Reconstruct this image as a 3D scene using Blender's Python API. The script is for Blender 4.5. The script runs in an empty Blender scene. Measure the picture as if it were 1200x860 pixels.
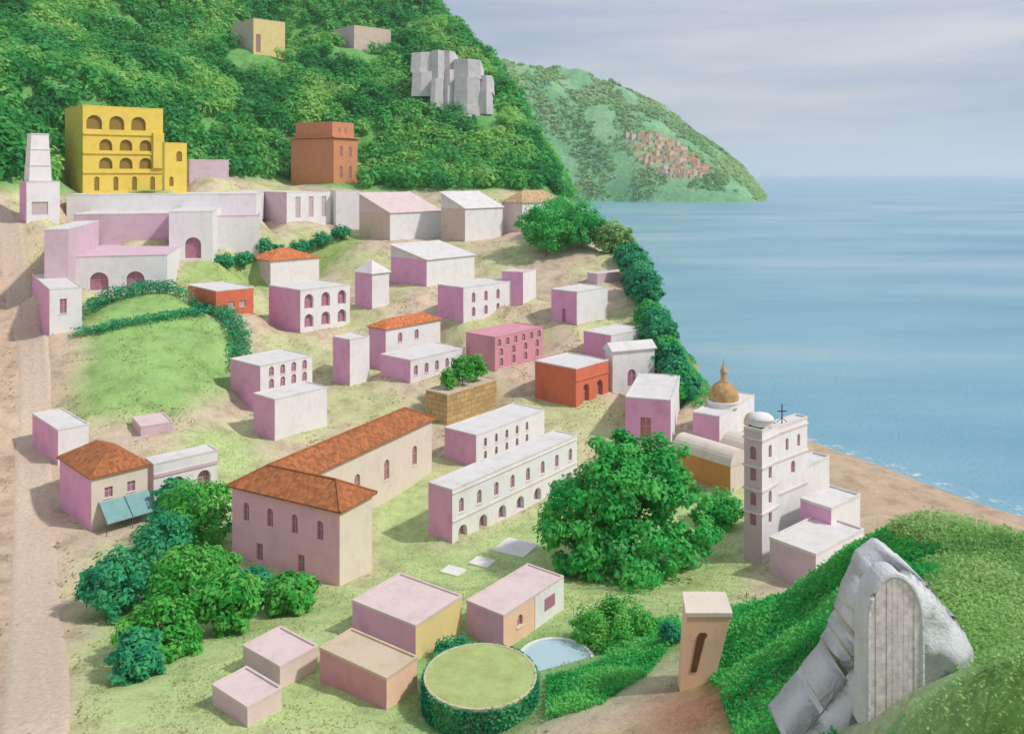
import bpy, math, random
import numpy as np
from mathutils import Vector
random.seed(7); rng = np.random.default_rng(7)
C = bpy.context.scene
COL = C.collection
# ------------------------------------------------------------------ camera
CAMZ, F, CX, HY = 60.0, 1000.0, 600.0, 203.0
cd = bpy.data.cameras.new('camera'); cam = bpy.data.objects.new('camera', cd); COL.objects.link(cam)
cam.location = (0, 0, CAMZ); cam.rotation_euler = (math.radians(90), 0, 0)
cd.sensor_width = 36; cd.lens = 30; cd.shift_y = -227/1200; cd.clip_end = 60000; cd.clip_start = 0.5
C.camera = cam
# ------------------------------------------------------------------ sky, sun, exposure
SUN_AZ, SUN_EL = 104.0, 48.0       # azimuth clockwise from the view direction (+Y)
W = bpy.data.worlds.new('World'); C.world = W; W.use_nodes = True
nt = W.node_tree; N = nt.nodes; LK = nt.links
bg = N['Background']; bg.inputs['Strength'].default_value = 0.115
sky = N.new('ShaderNodeTexSky'); sky.sky_type = 'NISHITA'; sky.sun_disc = False
sky.sun_elevation = math.radians(SUN_EL); sky.sun_rotation = math.radians(SUN_AZ)
sky.air_density = 1.0; sky.dust_density = 2.5; sky.ozone_density = 1.5
tc = N.new('ShaderNodeTexCoord'); mp = N.new('ShaderNodeMapping'); mp.inputs['Scale'].default_value = (1.6, 1.6, 13)
mp.inputs['Rotation'].default_value = (0, math.radians(2.5), 0)
LK.new(tc.outputs['Generated'], mp.inputs['Vector'])
no = N.new('ShaderNodeTexNoise'); no.inputs['Scale'].default_value = 1.5; no.inputs['Detail'].default_value = 7; no.inputs['Roughness'].default_value = 0.55
LK.new(mp.outputs['Vector'], no.inputs['Vector'])
cr = N.new('ShaderNodeValToRGB'); cr.color_ramp.elements[0].position = 0.36; cr.color_ramp.elements[1].position = 0.66
cr.color_ramp.elements[0].color = (2.55, 3.0, 3.95, 1); cr.color_ramp.elements[1].color = (4.5, 4.5, 4.75, 1)
LK.new(no.outputs['Fac'], cr.inputs['Fac'])
mx = N.new('ShaderNodeMix'); mx.data_type = 'RGBA'; mx.inputs[0].default_value = 0.86
LK.new(sky.outputs['Color'], mx.inputs[6]); LK.new(cr.outputs['Color'], mx.inputs[7]); LK.new(mx.outputs[2], bg.inputs['Color'])
sd = bpy.data.lights.new('sun', 'SUN'); sun = bpy.data.objects.new('sun', sd); COL.objects.link(sun)
sd.energy = 2.1; sd.angle = math.radians(3); sd.color = (1.0, 0.955, 0.90)
az, el = math.radians(SUN_AZ), math.radians(SUN_EL)
S = Vector((math.sin(az)*math.cos(el), math.cos(az)*math.cos(el), math.sin(el)))
sun.rotation_euler = S.to_track_quat('Z', 'Y').to_euler(); sun.location = (300, 80, 300)
vs = C.view_settings; vs.view_transform = 'Standard'; vs.look = 'None'; vs.gamma = 1; vs.use_curve_mapping = False
vs.exposure = 0.42
C.cycles.max_bounces = 6; C.cycles.diffuse_bounces = 3; C.cycles.volume_bounces = 1; C.cycles.transparent_max_bounces = 6
# ------------------------------------------------------------------ pixel <-> world helpers used for surveying the place
def P(px, py, d): return np.array([(px-CX)/F*d, d, CAMZ-(py-HY)/F*d])
YS = [205, 215, 250, 300, 350, 400, 450, 500, 550, 600, 650, 700, 750, 800, 860]
DR = [400, 380, 335, 285, 248, 222, 203, 186, 167, 148, 130, 113, 98, 85, 74]
DLF = [330, 308, 262, 241, 219, 195, 178, 165, 152, 142, 129, 113, 98, 85, 74]
def D(px, py):
    a = np.interp(py, YS, DLF); b = np.interp(py, YS, DR); w = np.clip((px-150)/200.0, 0, 1)
    return float(a*(1-w)+b*w)
def G(px, py): return P(px, py, D(px, py))
def snoise(x, y, sc, seed=0, oct=4):
    r = np.random.default_rng(100+seed); s = np.zeros_like(np.asarray(x, float)); a = 1.0; tot = 0
    for o in range(oct):
        for k in range(4):
            th = r.uniform(0, 6.283); ph = r.uniform(0, 6.283); f = (2**o)/sc*r.uniform(.7, 1.4)*6.283
            s = s+a*np.sin((np.cos(th)*x+np.sin(th)*y)*f+ph+1.3*np.sin((np.sin(th)*x-np.cos(th)*y)*f*.6+ph*2))
        tot += 2*a; a *= .5
    return s/tot
# ------------------------------------------------------------------ materials
def newmat(name):
    m = bpy.data.materials.new(name); m.use_nodes = True
    return m, m.node_tree.nodes, m.node_tree.links, m.node_tree.nodes['Principled BSDF']
def noise(N, L, scale, detail=4, rough=.6, vec=None, stretch=None):
    n = N.new('ShaderNodeTexNoise'); n.inputs['Scale'].default_value = scale; n.inputs['Detail'].default_value = detail; n.inputs['Roughness'].default_value = rough
    if vec is None: vec = N.new('ShaderNodeNewGeometry').outputs['Position']
    if stretch:
        mp = N.new('ShaderNodeMapping'); mp.inputs['Scale'].default_value = stretch; L.new(vec, mp.inputs['Vector']); vec = mp.outputs['Vector']
    L.new(vec, n.inputs['Vector']); return n
def ramp(N, L, fac, stops):
    r = N.new('ShaderNodeValToRGB'); e = r.color_ramp.elements
    while len(e) < len(stops): e.new(.5)
    for i, (p, c) in enumerate(stops): e[i].position = p; e[i].color = (*c, 1)
    L.new(fac, r.inputs['Fac']); return r
def mixc(N, L, a, b, fac, mode='MIX'):
    m = N.new('ShaderNodeMix'); m.data_type = 'RGBA'; m.blend_type = mode
    for s, i in ((fac, 0), (a, 6), (b, 7)):
        if isinstance(s, (int, float)): m.inputs[i].default_value = s
        elif isinstance(s, tuple): m.inputs[i].default_value = (*s, 1)
        else: L.new(s, m.inputs[i])
    return m.outputs[2]
def bump(N, L, b, h, strength, dist):
    n = N.new('ShaderNodeBump'); n.inputs['Strength'].default_value = strength; n.inputs['Distance'].default_value = dist
    L.new(h, n.inputs['Height']); L.new(n.outputs['Normal'], b.inputs['Normal'])
def sc(c, k): return tuple(min(1, x*k) for x in c)
def plaster(name, col, amt=.22, stain=(.45, .36, .33)):
    m, N, L, b = newmat(name)
    n1 = noise(N, L, .35, 6, .65); n2 = noise(N, L, 1.6, 5, .7, stretch=(1, 1, .22)); n3 = noise(N, L, 9, 3)
    c = ramp(N, L, n1.outputs['Fac'], [(.3, sc(col, 1-amt)), (.5, col), (.72, sc(col, 1+amt*.35))])
    f = ramp(N, L, n2.outputs['Fac'], [(.54, (0, 0, 0)), (.8, (.38, .38, .38))])
    o = mixc(N, L, c.outputs['Color'], tuple(x*s*1.3 for x, s in zip(col, stain)), f.outputs['Color'])
    L.new(o, b.inputs['Base Color']); b.inputs['Roughness'].default_value = .9
    bump(N, L, b, n3.outputs['Fac'], .25, .05); return m
def simple(name, col, rough=.8, amt=.2, scale=1.5, metal=0, bmp=.2):
    m, N, L, b = newmat(name); n = noise(N, L, scale, 5)
    c = ramp(N, L, n.outputs['Fac'], [(.3, sc(col, 1-amt)), (.7, sc(col, 1+amt))]); L.new(c.outputs['Color'], b.inputs['Base Color'])
    b.inputs['Roughness'].default_value = rough; b.inputs['Metallic'].default_value = metal
    if bmp: bump(N, L, b, n.outputs['Fac'], bmp, .06)
    return m
def tiles(name, col, pu=.45, pv=.6):
    m, N, L, b = newmat(name); uv = N.new('ShaderNodeUVMap').outputs['UV']
    sp = N.new('ShaderNodeSeparateXYZ'); L.new(uv, sp.inputs[0])
    def math_(op, a, v=None):
        n = N.new('ShaderNodeMath'); n.operation = op
        L.new(a, n.inputs[0])
        if v is not None:
            if isinstance(v, (int, float)): n.inputs[1].default_value = v
            else: L.new(v, n.inputs[1])
        return n.outputs[0]
    u = math_('DIVIDE', sp.outputs[0], pu); v = math_('DIVIDE', sp.outputs[1], pv)
    cb = N.new('ShaderNodeCombineXYZ'); L.new(math_('FLOOR', u), cb.inputs[0]); L.new(math_('FLOOR', v), cb.inputs[1])
    wn = N.new('ShaderNodeTexWhiteNoise'); wn.noise_dimensions = '2D'; L.new(cb.outputs[0], wn.inputs['Vector'])
    c = ramp(N, L, wn.outputs['Value'], [(0, sc(col, .68)), (.5, col), (1, sc(col, 1.3))])
    n1 = noise(N, L, .5, 6, .7); f = ramp(N, L, n1.outputs['Fac'], [(.42, (0, 0, 0)), (.75, (.6, .6, .6))])
    o = mixc(N, L, c.outputs['Color'], (col[0]*.5, col[1]*.62, col[2]*.9), f.outputs['Color']); L.new(o, b.inputs['Base Color'])
    h = math_('ADD', math_('ABSOLUTE', math_('SINE', math_('MULTIPLY', u, math.pi))), math_('MULTIPLY', math_('FRACT', v), -.5))
    bump(N, L, b, h, .8, .09); b.inputs['Roughness'].default_value = .85; return m
def blocks(name, col):
    m, N, L, b = newmat(name); uv = N.new('ShaderNodeUVMap').outputs['UV']
    br = N.new('ShaderNodeTexBrick'); br.inputs['Scale'].default_value = 1; br.inputs['Brick Width'].default_value = 2.4; br.inputs['Row Height'].default_value = 1.1
    br.inputs['Mortar Size'].default_value = .05; br.inputs['Color1'].default_value = (*sc(col, .82), 1); br.inputs['Color2'].default_value = (*sc(col, 1.12), 1); br.inputs['Mortar'].default_value = (*sc(col, .45), 1)
    L.new(uv, br.inputs['Vector']); n = noise(N, L, 1.2, 6, .7)
    f = ramp(N, L, n.outputs['Fac'], [(.3, (.7, .7, .7)), (.7, (1.1, 1.1, 1.1))])
    L.new(mixc(N, L, br.outputs['Color'], f.outputs['Color'], 1.0, 'MULTIPLY'), b.inputs['Base Color'])
    b.inputs['Roughness'].default_value = .9; bump(N, L, b, n.outputs['Fac'], .4, .1); return m
def leafmat(name, dark, mid, light, sc_=.12):
    m, N, L, b = newmat(name)
    a = N.new('ShaderNodeAttribute'); a.attribute_name = 'v'
    n = noise(N, L, sc_, 3); ad = N.new('ShaderNodeMath'); ad.operation = 'MULTIPLY_ADD'; L.new(n.outputs['Fac'], ad.inputs[0]); ad.inputs[1].default_value = .7; 
    m2 = N.new('ShaderNodeMath'); m2.operation = 'MULTIPLY_ADD'; L.new(a.outputs['Fac'], m2.inputs[0]); m2.inputs[1].default_value = .75; m2.inputs[2].default_value = -.22
    L.new(m2.outputs[0], ad.inputs[2])
    c = ramp(N, L, ad.outputs[0], [(.10, dark), (.40, mid), (.78, light)])
    L.new(c.outputs['Color'], b.inputs['Base Color']); b.inputs['Roughness'].default_value = .7; b.inputs['Specular IOR Level'].default_value = .25
    tr = N.new('ShaderNodeBsdfTranslucent'); L.new(c.outputs['Color'], tr.inputs['Color']); ms = N.new('ShaderNodeMixShader'); ms.inputs[0].default_value = .46
    L.new(b.outputs[0], ms.inputs[1]); L.new(tr.outputs[0], ms.inputs[2]); L.new(ms.outputs[0], N['Material Output'].inputs['Surface']); return m
M = {}
M['white'] = plaster('white_plaster', (.80, .78, .78), .1)
M['cream'] = plaster('cream_plaster', (.74, .64, .54), .1)
M['mauve'] = plaster('shade_mauve_plaster', (.75, .37, .59), .16, (.8, .62, .66))  # shade of the left-facing walls put into the plaster colour
M['lilac'] = plaster('lilac_and_shade_plaster', (.66, .48, .55), .14, (.8, .7, .7))  # own colour of lilac houses; painted shade on left walls of other houses
M['rose'] = plaster('rose_plaster', (.66, .30, .36), .18, (.75, .6, .62))
M['pink'] = plaster('pink_plaster', (.95, .50, .62), .12, (.75, .62, .62))
M['palepink'] = plaster('pale_pink_plaster', (.74, .58, .56), .12, (.8, .7, .7))
M['beige'] = plaster('beige_plaster', (.66, .51, .42), .14)
M['peach'] = plaster('peach_plaster', (.88, .57, .40), .12)
M['butter'] = plaster('butter_plaster', (.80, .62, .28), .12)
M['yellow'] = plaster('yellow_plaster', (.78, .58, .10), .12, (.8, .7, .6))
M['ochre'] = plaster('ochre_plaster', (.62, .27, .08), .16, (.75, .65, .6))
M['brown'] = plaster('terracotta_plaster', (.62, .26, .13), .14, (.75, .65, .6))
M['red'] = plaster('brick_red_plaster', (.68, .17, .09), .18, (.7, .6, .6))
M['stone'] = blocks('tan_stone_blocks', (.56, .38, .17))
M['roofw'] = plaster('pale_roof_render', (.70, .67, .65), .16)
M['roofp'] = plaster('pinkish_roof_render', (.70, .56, .54), .16)
M['roofo'] = plaster('tan_roof_render', (.62, .50, .36), .16)
M['tile'] = tiles('burnt_orange_tiles', (.42, .14, .045)); M['tileo'] = tiles('bright_orange_tiles', (.66, .20, .06)); M['tilet'] = tiles('tan_tiles', (.58, .38, .2))
M['shut'] = simple('mauve_shutter', (.42, .17, .26), .6, .25, 3, bmp=0)
M['shutr'] = simple('rose_shutter', (.40, .18, .17), .6, .25, 3, bmp=0)
M['shuty'] = simple('olive_shutter', (.26, .16, .02), .6, .25, 3, bmp=0)
M['dark'] = simple('dark_opening', (.07, .04, .045), .6, .3, 3, bmp=0)
M['frame'] = simple('painted_frame', (.55, .45, .44), .6, .1, 4, bmp=0)
M['trim'] = plaster('pale_trim', (.74, .66, .64), .1)
M['dome'] = simple('dome_tiles', (.46, .29, .12), .8, .3, .9); M['iron'] = simple('iron', (.05, .05, .06), .5, .2, 5, .6, 0)
M['awn'] = simple('teal_canvas', (.20, .38, .38), .8, .12, 1.2); M['pole'] = simple('dark_pole', (.08, .09, .1), .5, .2, 4, bmp=0)
M['bark'] = simple('bark', (.14, .09, .06), .95, .4, 2, bmp=.6)
M['leaf'] = leafmat('hill_leaves', (.025, .25, .06), (.09, .49, .12), (.38, .68, .19), .02)
M['leaft'] = leafmat('teal_leaves', (.012, .23, .13), (.035, .42, .21), (.12, .55, .24))
M['leafb'] = leafmat('bright_leaves', (.018, .26, .03), (.08, .52, .08), (.28, .66, .15))
M['leafo'] = leafmat('oak_leaves', (.012, .26, .05), (.045, .52, .11), (.18, .64, .16))
M['leafl'] = leafmat('light_leaves', (.16, .38, .10), (.32, .56, .18), (.48, .66, .28))
M['grass'] = leafmat('grass_blades', (.28, .38, .10), (.42, .50, .18), (.58, .60, .28), .08)
M['weed'] = leafmat('dry_weed_leaves', (.20, .24, .08), (.36, .38, .15), (.52, .50, .25), .1)
M['wood'] = simple('weathered_planks', (.80, .72, .73), .85, .25, 3)
M['slab'] = plaster('pale_slab', (.76, .74, .70), .1)
# ------------------------------------------------------------------ mesh builder
class MB:
    def __init__(s): s.v = []; s.f = []
    def p(s, *pts):
        i = len(s.v); s.v += [tuple(map(float, q)) for q in pts]; s.f.append(tuple(range(i, i+len(pts)))); return s
    def box(s, o, a, b, c):
        o, a, b, c = map(lambda q: np.array(q, float), (o, a, b, c))
        q = [o, o+a, o+a+b, o+b, o+c, o+a+c, o+a+b+c, o+b+c]; i = len(s.v); s.v += [tuple(x) for x in q]
        s.f += [tuple(i+k for k in f) for f in ((0, 3, 2, 1), (4, 5, 6, 7), (0, 1, 5, 4), (1, 2, 6, 5), (2, 3, 7, 6), (3, 0, 4, 7))]; return s
    def prism(s, bot, top):
        n = len(bot); i = len(s.v); s.v += [tuple(map(float, q)) for q in bot]+[tuple(map(float, q)) for q in top]
        for k in range(n): s.f.append((i+k, i+(k+1) % n, i+n+(k+1) % n, i+n+k))
        s.f.append(tuple(range(i+n, i+2*n))); s.f.append(tuple(reversed(range(i, i+n)))); return s
    def tube(s, pts, rad, n=7):
        pts = [np.array(q, float) for q in pts]; i0 = len(s.v)
        for k, q in enumerate(pts):
            t = pts[min(k+1, len(pts)-1)]-pts[max(k-1, 0)]; t = t/np.linalg.norm(t)
            a = np.cross(t, (0, 0, 1) if abs(t[2]) < .9 else (1, 0, 0)); a /= np.linalg.norm(a); b = np.cross(t, a)
            for j in range(n):
                th = 6.2832*j/n; s.v.append(tuple(q+rad[k]*(math.cos(th)*a+math.sin(th)*b)))
        for k in range(len(pts)-1):
            for j in range(n): s.f.append((i0+k*n+j, i0+k*n+(j+1) % n, i0+(k+1)*n+(j+1) % n, i0+(k+1)*n+j))
        s.f.append(tuple(range(i0+(len(pts)-1)*n, i0+len(pts)*n))); return s
    def lathe(s, c, prof, n=20):
        i0 = len(s.v)
        for r, z in prof:
            for j in range(n): s.v.append((c[0]+r*math.cos(6.28319*j/n), c[1]+r*math.sin(6.28319*j/n), c[2]+z))
        for k in range(len(prof)-1):
            for j in range(n): s.f.append((i0+k*n+j, i0+k*n+(j+1) % n, i0+(k+1)*n+(j+1) % n, i0+(k+1)*n+j))
        s.f.append(tuple(range(i0+(len(prof)-1)*n, i0+len(prof)*n))); return s
    def build(s, name, mat, parent=None, root=None, smooth=False):
        off = np.array(root['_o']) if root is not None else np.zeros(3)
        v = np.array(s.v)-off; me = bpy.data.meshes.new(name); me.from_pydata(v.tolist(), [], s.f); me.materials.append(mat)
        uv = me.uv_layers.new(name='UVMap'); va = np.array(s.v); buf = np.zeros((len(me.loops), 2)); li = 0
        for f in s.f:
            q = va[list(f)]; n = np.zeros(3)
            for k in range(len(f)): n += np.cross(q[k]-q[0], q[(k+1) % len(f)]-q[0])
            n /= (np.linalg.norm(n)+1e-9)
            if n[2] < 0: n = -n
            t = np.cross((0, 0, 1), n); l = np.linalg.norm(t); t = t/l if l > 1e-3 else np.array([1., 0, 0]); b = np.cross(n, t)
            buf[li:li+len(f), 0] = q@t; buf[li:li+len(f), 1] = q@b; li += len(f)
        uv.data.foreach_set('uv', buf.ravel())
        if smooth: me.polygons.foreach_set('use_smooth', [True]*len(me.polygons))
        o = bpy.data.objects.new(name, me); COL.objects.link(o)
        if parent is not None: o.parent = parent
        return o
def tag(o, label=None, cat=None, group=None, kind=None):
    if label: o['label'] = label
    if cat: o['category'] = cat
    if group: o['group'] = group
    if kind: o['kind'] = kind
    return o
def thing(name, loc, label, cat, group=None):
    o = bpy.data.objects.new(name, None); COL.objects.link(o); o.location = tuple(map(float, loc)); o['_o'] = [float(x) for x in loc]
    o.empty_display_size = .5; return tag(o, label, cat, group)
def npmesh(name, v, f, mat, smooth=False, attrs=None, cols=None):
    me = bpy.data.meshes.new(name); v = np.asarray(v, np.float32); f = np.asarray(f, np.int32); k = f.shape[1]
    me.vertices.add(len(v)); me.vertices.foreach_set('co', v.ravel()); me.loops.add(f.size); me.loops.foreach_set('vertex_index', f.ravel())
    me.polygons.add(len(f)); me.polygons.foreach_set('loop_start', np.arange(0, f.size, k, dtype=np.int32)); me.polygons.foreach_set('loop_total', np.full(len(f), k, np.int32))
    if smooth: me.polygons.foreach_set('use_smooth', np.ones(len(f), bool))
    for n, a in (attrs or {}).items():
        at = me.attributes.new(n, 'FLOAT', 'POINT'); at.data.foreach_set('value', np.asarray(a, np.float32))
    for n, a in (cols or {}).items():
        at = me.color_attributes.new(n, 'FLOAT_COLOR', 'POINT'); at.data.foreach_set('color', np.asarray(a, np.float32).ravel())
    me.update(calc_edges=True); me.validate(); me.materials.append(mat)
    o = bpy.data.objects.new(name, me); COL.objects.link(o); return o
# ------------------------------------------------------------------ survey of the houses
HOUSES = []
def H(name, label, cx, yb, yt, xl, xr, yaw=35, d=None, wall='white', side='mauve', roof='flat', rm='roofw', rr=(), rl=(), win='shut', cat='house', group='houses of the hillside town', key=None, rh=2.2, lmax=40, ext=None):  # side is the left wall, mauve by default to carry its shade
    d = d or D(cx, yb); p = P(cx, yb, d); th = math.radians(yaw)
    u = np.array([math.sin(th), math.cos(th), 0]); v = np.array([-math.cos(th), math.sin(th), 0])
    def solve(x, w):
        t = (x-CX)/F; den = w[0]-t*w[1]; s = (t*p[1]-p[0])/den if abs(den) > 1e-3 else lmax
        return float(np.clip(s if s > 0 else lmax, 2.0, lmax))
    HOUSES.append(dict(name=name, label=label, p=p, u=u, v=v, Lu=solve(xr, u), Lv=solve(xl, v), h=(yb-yt)*d/F, d=d, wall=wall, side=side, roof=roof, rm=rm, rr=rr, rl=rl, win=win, cat=cat, group=group, key=key or label, rh=rh, ext=ext))
# rows of openings: (part name, bottom and top as fractions of wall height, centres as fractions of wall length or a number, width in metres, arched)
def ev(n, a=.0, b=1.0): return [a+(b-a)*(i+.5)/n for i in range(n)]
fg = 'low blocky houses in the foreground'
H('flat_roofed_house', 'shade-mauve and butter-yellow flat roofed house right beside the round hedged terrace', 487, 775, 735, 413, 541, 35, wall='butter', rm='roofp', group=fg)
H('flat_roofed_house', 'long low pink house with peach flat roof just below the butter-yellow walled house', 453, 833, 797, 375, 489, 35, wall='peach', rm='roofo', side='rose', group=fg)
H('flat_roofed_house', 'small dusty pink flat roofed house left of the long low pink house', 328, 811, 783, 285, 372, 38, wall='palepink', rm='roofp', side='lilac', group=fg)
H('flat_roofed_house', 'smallest dusty pink flat roofed house at the very bottom left of the houses', 290, 853, 831, 249, 330, 38, wall='palepink', rm='roofp', side='lilac', group=fg)
H('flat_roofed_house', 'flat roofed house with half peach, half white front beside the pale blue pool', 590, 763, 723, 547, 660, 38, wall='peach', rm='roofp', side='mauve', group=fg, key='peachwhite',
  rr=(('window', .42, .75, [.26], 1.0, True), ))
H('arcaded_house', 'long white two storey arcaded building with shade-mauve end wall beside the big round tree', 530, 640, 575, 502, 676, 38, rr=(('archway', .03, .30, ev(7), 2.1, True), ('window', .54, .80, ev(8), 1.15, True)), win='shut', key='arcade')
H('apartment_house', 'white house with two rows of five little dark windows behind the long arcaded building', 558, 548, 511, 521, 638, 38, d=163, rr=(('window', .16, .42, ev(5, .05, .8), .9, True), ('window', .56, .84, ev(5, .05, .8), .9, True)), win='dark')
H('stone_house', 'tan stone block building with bushes growing on its flat roof', 524, 498, 463, 499, 582, 38, wall='stone', side='stone', rm='roofo', key='stonehouse')
H('stepped_house', 'white house with an orange tiled roof above two arched windows in mid town', 452, 434, 386, 432, 516, 40, d=216, roof='hip', rm='tileo', rr=(('window', .62, .86, [.25, .55], 1.5, True),), key='Dup', rh=2.0)
H('arcaded_house', 'low white house with four arched windows in front of the orange tiled house', 481, 449, 423, 446, 545, 40, d=200, rr=(('window', .3, .75, ev(4, 0, .75), 1.3, True),))
H('white_house', 'narrow white house with shade-mauve side just left of the orange tiled white house', 410, 452, 399, 390, 433, 40)
H('rose_house', 'dusty rose building with three rows of arches in the middle of the town', 580, 434, 396, 546, 636, 40, wall='rose', side='rose', rm='rose', rr=(('window', .08, .33, ev(4), 1.4, True), ('window', .40, .63, ev(4), 1.4, True), ('window', .70, .93, ev(6), 1.4, True)), win='shutr')
H('brick_red_house', 'brick red building with flat white roof and two arched doorways', 675, 478, 433, 627, 713, 42, wall='red', side='red', rr=(('archway', .06, .55, [.3, .72], 2.4, True),), win='shutr', key='redhouse')
H('white_house', 'white house with shade-mauve front standing near the cliff trees below the long pale roof', 676, 381, 343, 646, 712, 42, rl=(('door', .02, .45, [.5], 1.2, False),))
H('white_house', 'stepped white house with small shade-mauve wall just behind the arched door house', 716, 424, 394, 684, 756, 45, d=214)
H('white_house', 'small white house with arched mauve door below the cliff shrubs', 718, 456, 412, 709, 767, 68, roof='gable', rh=1.8, rr=(('door', .03, .48, [.45], 2.3, True),), side='white', d=203)
H('shade_mauve_house', 'shade-mauve fronted house with pale pink door behind the big round tree', 786, 521, 470, 733, 797, 16, rl=(('door', .12, .58, [.55], 2.2, False),), win='shutr', roof='flat')
H('church_hall', 'white church hall with shade-mauve wall and a brown lantern dome on top', 843, 524, 489, 812, 884, 35, cat='church', group='parts of the church', key='domechurch')
H('vaulted_hall', 'longer ochre walled hall with cream barrel vaulted roof right of the big tree', 856, 578, 547, 789, 876, 50, d=151, wall='cream', side='ochre', roof='barrel', rm='cream', cat='hall', group='parts of the church', rh=2.6)
H('vaulted_hall', 'shorter ochre walled hall with cream barrel vaulted roof left of the bell tower', 885, 563, 541, 844, 908, 50, d=164, wall='cream', side='ochre', roof='barrel', rm='cream', cat='hall', group='parts of the church', rh=3.6)
# upper left
H('hotel', 'big yellow hotel with three rows of arched loggias on the hillside', 97, 228, 124, 76, 191, 48, d=300, wall='yellow', side='yellow', rm='yellow', cat='hotel', group=None, win='shuty', key='hotel',
  rr=(('window', .04, .2, ev(4, .05, .98), 1.7, True), ('archway', .29, .42, ev(3, .15, .9), 4.6, True), ('archway', .50, .63, ev(3, .15, .9), 4.4, True), ('archway', .74, .90, ev(3, .0, .82), 5.2, True)))
H('hotel_annex', 'lower yellow annex with dark slot against the right side of the yellow hotel', 193, 224, 168, 190, 219, 48, d=300, wall='yellow', side='yellow', rm='yellow', cat='annex', group=None, win='shuty', rr=(('window', .1, .3, [.3], 1.5, True), ('window', .62, .84, [.65], 2.0, True)))
H('terracotta_villa', 'terracotta villa with a cornice and four small windows at the foot of the wooded hill', 391, 214, 163, 341, 419, 30, d=382, wall='brown', side='brown', rm='brown', cat='villa', group=None, key='villa2', rr=(('window', .1, .38, [.3, .68], 2.0, True), ('window', .6, .84, [.3, .68], 2.0, True)), win='shutr')
H('hill_house', 'beige and butter-yellow house high on the wooded hill', 297, 62, 22, 272, 334, 48, d=520, wall='butter', side='beige', rm='roofo', group='houses high on the hill', rr=(('door', .03, .55, [.15], 3, False),), win='shutr')  # door panel paints the shadow strip next to the corner
H('hill_house', 'beige house with shade-mauve side on the wooded hill, right of the yellowish one', 415, 56, 30, 391, 458, 48, d=545, wall='beige', side='lilac', rm='roofo', group='houses high on the hill')
H('pale_house', 'white house with pinkish roof tucked behind the yellow annex', 222, 212, 188, 216, 268, 65, d=325, wall='lilac', side='lilac', roof='flat')
H('tower_block', 'stepped white tower at the far left edge above the road', 31, 262, 214, 23, 70, 48, d=240, rr=(('window', .2, .52, [.4], 4.2, False),), key='lefttower', cat='tower', group=None, win='frame')
H('lilac_house', 'narrow lilac fronted house below the stepped white tower', 52, 338, 270, 47, 80, 74, d=212, wall='lilac', side='lilac')
H('white_house', 'white box house with shade-mauve side and one small window, beside the left road', 58, 392, 340, 38, 96, 55, d=192, rr=(('window', .45, .78, [.42], 1.4, False),))
H('arched_house', 'long white house with two round mauve arches above the green mound', 84, 347, 302, 79, 196, 75, d=222, rr=(('archway', .12, .60, [.28, .66], 4.6, True),), rm='lilac')
H('arched_house', 'tall white house with one mauve arched doorway above the light green bank', 198, 306, 249, 194, 249, 75, d=255, rr=(('archway', .04, .48, [.55], 4.6, True),))
H('terrace_house', 'long low white terrace building with mauve shadow strip below the yellow hotel', 86, 282, 252, 82, 199, 76, d=258, wall='lilac', side='lilac')  # lilac walls paint the shadow strip below the terrace
H('terrace_house', 'long white terrace block right under the yellow hotel', 78, 253, 229, 74, 300, 78, d=280, lmax=75)
H('terrace_house', 'low white building with pink shadow band right of the tall arched house', 250, 290, 254, 248, 304, 74, d=276, wall='white', side='white', rm='lilac')  # lilac roof colour continues the painted shadow strip
H('columned_house', 'white house with tall columns and shade-lilac end wall below the terracotta villa', 336, 261, 226, 302, 387, 42, side='lilac', rr=(('window', .15, .85, [.25, .55, .85], 2.2, False),), win='frame', d=318)
H('white_house', 'plain white house just right of the columned house', 394, 268, 224, 386, 421, 62, d=330, side='white')
H('white_house', 'white house with beige end wall and wide sloping pink roof below the wooded hill', 457, 282, 250, 421, 517, 46, side='beige', roof='shed', rm='roofp', rh=7)
H('white_house', 'house with beige end wall and sloping pale roof, right of the pink roofed one', 545, 283, 245, 517, 589, 44, side='beige', roof='shed', rm='roofw', rh=6)
H('ochre_roofed_house', 'pale house with sandy ochre roof at the right end of the upper row', 612, 272, 238, 588, 658, 44, side='palepink', roof='hip', rm='tilet', rh=4.5)
H('white_house', 'white house with big shade-mauve end wall and pale pitched roof, right of the small tower', 500, 336, 305, 458, 556, 42, rm='roofw', roof='shed', rh=4.0)
H('small_tower', 'small white tower with pyramid roof and shade-mauve side', 436, 362, 321, 416, 456, 42, roof='pyramid', rm='roofw', rh=3.5, cat='tower')
H('white_house', 'white house with weathered orange roof and shade-lilac gable below the green bank', 317, 338, 306, 290, 374, 46, d=268, side='lilac', roof='hip', rm='tileo', rh=3.2)
H('arcaded_house', 'white house with two rows of three arches, left of the small tower', 352, 390, 341, 315, 410, 42, rr=(('archway', .1, .42, ev(3), 2.9, True), ('archway', .55, .9, ev(3), 2.9, True)))
H('orange_house', 'little orange-red house with two pale windows beside the green mound', 253, 372, 342, 220, 297, 46, wall='red', side='red', rr=(('window', .3, .55, [.4, .7], 1.8, False),), win='frame')
H('pink_windowed_house', 'pinkish white house with six small windows behind the dusty rose building', 543, 379, 338, 513, 600, 42, rr=(('window', .15, .42, [.2, .45, .7], 1.4, True), ('window', .55, .84, [.2, .45, .7], 1.4, True)), wall='white')
H('shade_mauve_house', 'small shade-mauve walled house between the six windowed house and the cliff trees', 613, 354, 320, 588, 628, 25, rm='roofp')
H('low_house', 'low house with long pale pink roof at the edge of the cliff trees', 700, 333, 322, 688, 738, 52, d=258, wall='lilac', rm='roofp', side='lilac')
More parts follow.
